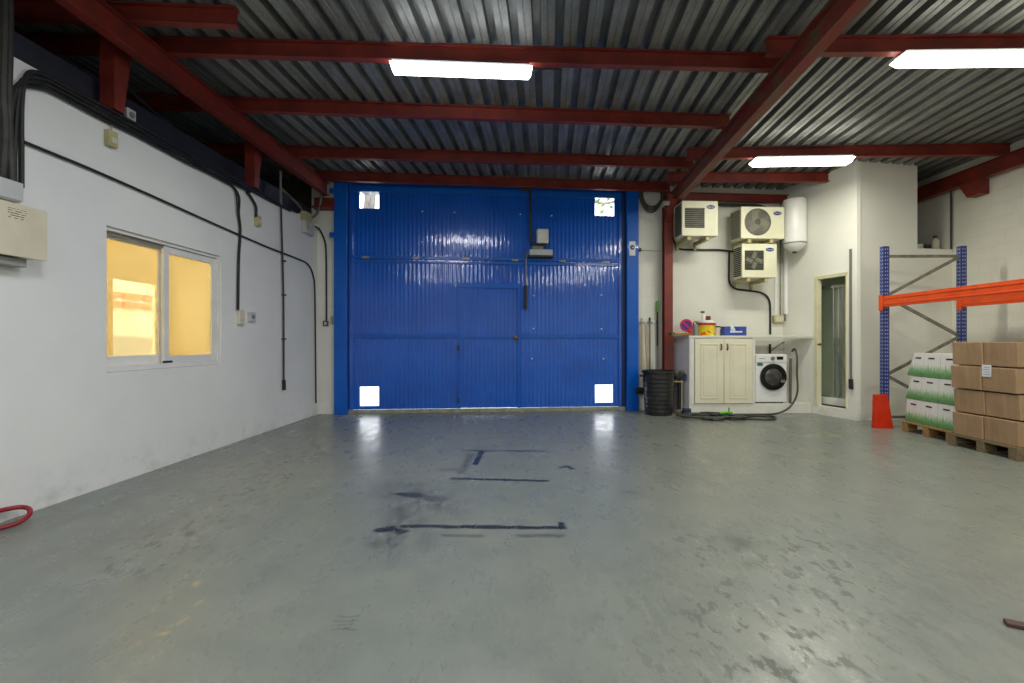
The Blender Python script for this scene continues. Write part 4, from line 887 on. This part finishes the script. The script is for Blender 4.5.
def green_grip(t, o): MB().tube([BW(657.5, 302, .05) - o, BW(657.5, 313, .05) - o], .021, 10, 0).build('grip', GRN, t); MB().tube([BW(657.5, 313, .05) - o, BW(657.5, 347, .05) - o], .016, 10, 0).build('sleeve', BLACK, t)
def hook_top(px, py):
    def f(t, o): MB().lathe([(.018, -.03), (.02, 0), (.012, .03)], BW(px, py, .06) - o, 'z', 10).build('end_cap', BLACK, t)
    return f
def broom_head(t, o): 
    MB().box(-.13, .09, -.06, .02, -.07, .0).build('head', BLACK, t, .006); MB().box(-.13, .09, -.055, .015, -.005, .05).build('bristles', pm('bristle_green', S(44, 66, 30), S(26, 40, 20), 30, .8, bump=.4), t)
tool('broom', 'broom with a pale wooden handle and dark green bristles next to the gate jamb', 641.8, 319, 641.8, 391, HANDLEW, .016, .06, broom_head)
tool('rake_handle', 'slanting wooden handle between the broom and the next pole', 645.2, 326, 648.5, 405, HANDLEW, .015, .10)
tool('mop', 'grey metal pole with a black cap behind the bin', 649.6, 320, 649.8, 408, GALV, .016, .06, hook_top(649.6, 320))
tool('telescopic_pole', 'pole with a bright green grip beside the red column', 657.5, 313, 657.8, 408, GALV, .015, .05, green_grip)
kb = thing('wall_hook', 'small dark round knob on the wall beside the gate sticker', 'hook', BW(638, 251.5), AL)
MB().lathe([(.03, 0), (.03, .012), (.02, .014), (.02, .05), (.04, .06), (.04, .08), (.02, .09)], (.0, 0, 0), 'y', 16).build('knob', pm('dark_brown', S(70, 58, 44), None, 8, .5), kb)
MB().tube([(.03, -.02, .01), (.15, -.015, .0), (.3, -.012, -.005), (.48, -.01, -.005)], .005, 6).build('wire', YELLOWED, kb)
for k in range(5):
    o = k * .024; c = BW(652, 196, .10 + .02 * (k % 2))
    cable('dark cable coil hung over the beam end, %s strand of five' % ('innermost', 'second innermost', 'middle', 'second outermost', 'outermost')[k], [c + Vector(q) for q in ((-.17 - o * .8, 0, .17), (-.165 - o * .7, 0, -.05), (-.08 - o * .3, 0, -.19 - o), (.06, 0, -.20 - o), (.17 + o * .4, 0, -.06), (.20 + o * .5, .0, .17))], .0115, pm('grey_cable', S(88, 90, 86), None, 6, .5) if k % 2 else CONDUIT, group='dark cable strands beside the gate')
st = thing('utility_stand', 'black upright stand with pale fittings between the bin and the counter', 'tool', (2.97, 8.53, 0))
MB().lathe([(.09, 0), (.09, .03), (.04, .05), (.03, .07)], n=20).build('base', pm('stand_base', S(120, 116, 96), S(80, 76, 60), 9, .6), st)
MB().tube([(0, 0, .05), (.0, .0, .68)], .03, 12, 0).build('column_tube', BLACK, st)
MB().tube([(.035, -.03, .05), (.035, -.03, .66)], .011, 8, 0).build('rod', WOODARM, st)
MB().box(-.08, .11, -.06, .05, .60, .70).build('head', BLACK, st, .012); MB().tube([(-.1, -.02, .56), (.06, -.03, .56)], .016, 8, 0).build('cross_handle', WOODARM, st)
MB().lathe([(.0, .70), (.045, .70), (.05, .72), (.02, .76)], (.04, 0, 0), 'z', 14).build('top_cap', pm('olive', S(70, 78, 54), None, 6, .6), st)
MB().box(.06, .1, -.07, -.062, .58, .66).build('blue_tag', BADGE, st, 0, 0)
nb = thing('carton', 'small navy carton on the floor at the foot of the counter', 'box', (3.045, 8.37, 0), .0)
MB().box(-.06, .06, -.05, .05, 0, .085).build('body', pm('navy_card', S(36, 42, 96), None, 6, .6), nb, .003, 0); MB().box(-.062, .062, -.052, .052, .085, .105).build('lid', pm('navy_lid', S(52, 58, 118), None, 6, .6), nb, .003, 0)

# ------------------------------------------------------------------ pallet rack
RO = Vector((5.53, 7.14, 0)); RR = -math.atan(.025)
rk = thing('pallet_rack', 'blue and orange pallet rack along the block wall', 'rack', RO, RR)
RZ = 2.69
def slot_mat():
    n = N('rack_blue_slotted'); g = n.coord('Generated'); sx = n.n('ShaderNodeSeparateXYZ'); n.l(g, sx.inputs[0]); X, Y, Z = sx.outputs
    def band(v): return n.math('MAXIMUM', n.math('LESS_THAN', n.math('ABSOLUTE', n.math('SUBTRACT', v, .3)), .085), n.math('LESS_THAN', n.math('ABSOLUTE', n.math('SUBTRACT', v, .7)), .085))
    row = n.math('LESS_THAN', n.math('FRACT', n.math('MULTIPLY', Z, 49)), .42)
    f = n.math('MAXIMUM', n.math('MULTIPLY', band(X), n.math('LESS_THAN', Y, .03)), n.math('MULTIPLY', band(Y), n.math('LESS_THAN', X, .03)))
    n.bsdf(n.mix(n.math('MULTIPLY', f, row), S(38, 58, 132), S(168, 174, 190)), .4); return n.m
RACKP = slot_mat()
def post(x, y, nm='upright'):
    b = MB(); wx_, d = .082, .08
    b.box(x, x + wx_, y, y + .004, .004, RZ); b.box(x, x + .004, y, y + d, .004, RZ); b.box(x + wx_ - .004, x + wx_, y, y + d, .004, RZ)
    p = b.build(nm, RACKP, rk, 0, 0)
    MB().box(x - .02, x + wx_ + .02, y - .02, y + d + .02, 0, .006).build('base_plate', RACKB, p, 0, 0)
def brace(a, c):
    MB().extrude([(-.02, -.016), (.02, -.016), (.02, .016), (-.02, .016)], a, c, Vector((0, 1, 0))).build('brace', GALV, rk, 0, 0)
for yy in (0, -2.78):
    post(0, yy); post(1.126, yy); y = yy + .045
    zs = [(2.545, 2.545), (2.545, 1.96), (1.355, 1.94), (1.335, .78), (.17, .76)]
    brace((.08, y, 2.545), (1.13, y, 2.545)); brace((1.13, y, 2.53), (.08, y, 1.96)); brace((.08, y, 1.94), (1.13, y, 1.36)); brace((1.13, y, 1.34), (.08, y, .78)); brace((.08, y, .76), (1.13, y, .18)); brace((.08, y, .145), (1.13, y, .145))
def rbeam(x, z0=1.785, z1=1.947):
    b = MB(); b.box(x, x + .05, -2.69, -.004, z0, z1); b.box(x - .006, x + .0, -2.69, -.004, z1 - .05, z1 - .03); b.box(x - .006, x, -2.69, -.004, z0 + .03, z0 + .05)
    o = b.build('beam', RACKO, rk, .004, 0)
    for y0, y1 in ((-.012, .075), (-2.775, -2.688)): MB().box(x - .012, x - .004, y0, y1, z0 - .05, z1 + .02).build('connector', RACKO, o, .002, 0)
rbeam(-.012); rbeam(1.13)
gd = thing('post_guard', 'red steel post guard at the foot of the rack upright', 'guard', (5.31, 7.02, 0))
def plate(pts, a, d):  # profile in (s,z), along direction a with thickness d
    b = MB(); b.hexa([Vector((a[0] * s, a[1] * s, z)) for s, z in pts] + [Vector((a[0] * s + d[0], a[1] * s + d[1], z)) for s, z in pts]); return b
plate([(0, .008), (.27, .008), (.185, .50), (0, .50)], (1, 0), (0, .01)).build('front_plate', GUARD, gd, .002, 0)
plate([(.011, .008), (.07, .008), (.05, .50), (.011, .50)], (0, 1), (.01, 0)).build('side_plate', GUARD, gd, .002, 0)
MB().box(-.0, .27, -.0, .08, 0, .007).build('foot_plate', GUARD, gd, 0, 0)
# pallets
def pallet(label, x0, y0, y1, dx, mat, rz):
    L = y1 - y0; t = thing('pallet', label, 'pallet', (x0, y0, 0), rz)
    for k in range(5): xx = k * (dx - .1) / 4; MB().box(xx, xx + .1, 0, L, .122, .144).build('deck_board', mat, t, .003, 0)
    for y in (0, L / 2 - .05, L - .1): MB().box(0, dx, y, y + .1, .1005, .1215).build('stringer_board', mat, t, .003, 0)
    for x in (0, dx / 2 - .07, dx - .14):
        for y in (0, L / 2 - .05, L - .1): MB().box(x, x + .14, y, y + .1, .0225, .1).build('block', mat, t, .004, 0)
    for y in (0, L / 2 - .05, L - .1): MB().box(0, dx, y, y + .1, 0, .022).build('bottom_board', mat, t, .003, 0)
    return t
PR = -math.atan(.03)
pallet('wooden pallet under the white and green cartons', 5.50, 6.0, 6.86, 1.1, PALW, -.08)
pallet('weathered wooden pallet under the brown boxes', 5.37, 5.10, 5.94, 1.15, PALD, -.03)
LAY = ['bottom', 'middle', 'top']; COL = ['next to the rack upright', 'in the middle of its layer', 'next to the brown boxes']
for k in range(3):
    for j in range(3):
        wd = .285; y1 = 6.86 - j * .288 - (0.0, .01, .03)[k]; x0 = 5.585 - j * .023 + (.0, .005, .01)[k]; z0 = .1455 + k * .324
        t = thing('carton', 'white carton printed with green grass, %s layer, %s' % (LAY[k], COL[j]), 'box', (x0, y1 - wd, z0), -.08, 'white cartons with grass print')
        sl = (.03, .10, .12)[k] if j == 0 else .0
        MB().hexa([Vector(p) for p in ((0, 0, 0), (.6, 0, 0), (.6, wd - .003, 0), (0, wd - .003, 0), (.012, .0, .32), (.6, .0, .32), (.6, wd - .003 - sl, .32), (.012, wd - .003 - sl, .32))]).build('body', GRASSCARD, t, .004, 0)
        yc = (wd - sl) * .5; MB().box(.006, .0125, yc - .05, yc + .05, .243, .262).build('handle_hole', ACD, t, 0, 0)
LAY = ['bottom', 'second', 'third', 'top']
for k in range(4):
    for j in range(2):
        wd = .385; y0 = 5.105 + j * .39; off = (0, .012, -.016, -.008)[k]; z0 = .1455 + k * .284
        t = tag(MB().hexa([Vector(p) for p in ((.012, 0, 0), (1.1, 0, 0), (1.1, wd, 0), (.012, wd, 0), (0, 0, .27), (1.1, 0, .27), (1.1, wd, .27), (0, wd, .27))][0:8]).build('cardboard_box', CARDS[(k + j * 2) % 3], None, .008, 0, loc=(5.385 + off - j * .0, y0 + (.006, 0, .012, .004)[k], z0)),
                'brown film wrapped cardboard box, %s layer, %s' % (LAY[k], ('nearer the frame edge', 'nearer the white cartons')[j]), 'box', 'brown boxes on the weathered pallet')
        t.rotation_euler = (0, 0, -.03)
ps = thing('packing_slip', 'white printed paper slip stuck on the brown boxes', 'label', (5.380, 5.44, .875), -.03)
MB().box(-.004, -.001, -.055, .055, 0, .135).build('paper', BADGEW, ps, 0, 0)
b = MB()
for q in range(4): b.box(-.0055, -.0042, -.04, .04 - .012 * (q % 2), .025 + q * .026, .031 + q * .026)
b.build('print', ALUG, ps, 0, 0)
ch = thing('wood_scrap', 'small dark wood scrap lying on the floor near the frame corner', 'scrap', FL(1021, 629), -.5)
MB().box(-.05, .05, -.02, .03, 0, .018).build('chip', pm('dark_scrap', S(86, 64, 56), None, 9, .8), ch, .003, 0)
del_ = None

# ------------------------------------------------------------------ sky, camera, view
wd_ = bpy.data.worlds.new('sky'); bpy.context.scene.world = wd_; wd_.use_nodes = True
bg = wd_.node_tree.nodes['Background']; bg.inputs[0].default_value = (.93, .96, 1, 1); bg.inputs[1].default_value = 2.6; wd_.cycles.sampling_method = 'NONE'
cam = bpy.data.cameras.new('camera'); cam.sensor_width = 36; cam.lens = F / 1024 * 36; cam.clip_start = .05; cam.shift_y = -.5 / 1024
co = bpy.data.objects.new('camera', cam); C.objects.link(co); co.location = (0, 0, CH); co.rotation_euler = (math.pi / 2, 0, 0)
sc = bpy.context.scene; sc.camera = co
sc.view_settings.view_transform = 'Standard'; sc.view_settings.look = 'None'; sc.view_settings.gamma = 1; sc.view_settings.use_curve_mapping = False
sc.view_settings.exposure = 0.95
sc.cycles.max_bounces = 10; sc.cycles.diffuse_bounces = 6; sc.cycles.glossy_bounces = 4; sc.cycles.transparent_max_bounces = 12; sc.cycles.sample_clamp_indirect = 3
sc.cycles.denoising_prefilter = 'ACCURATE'
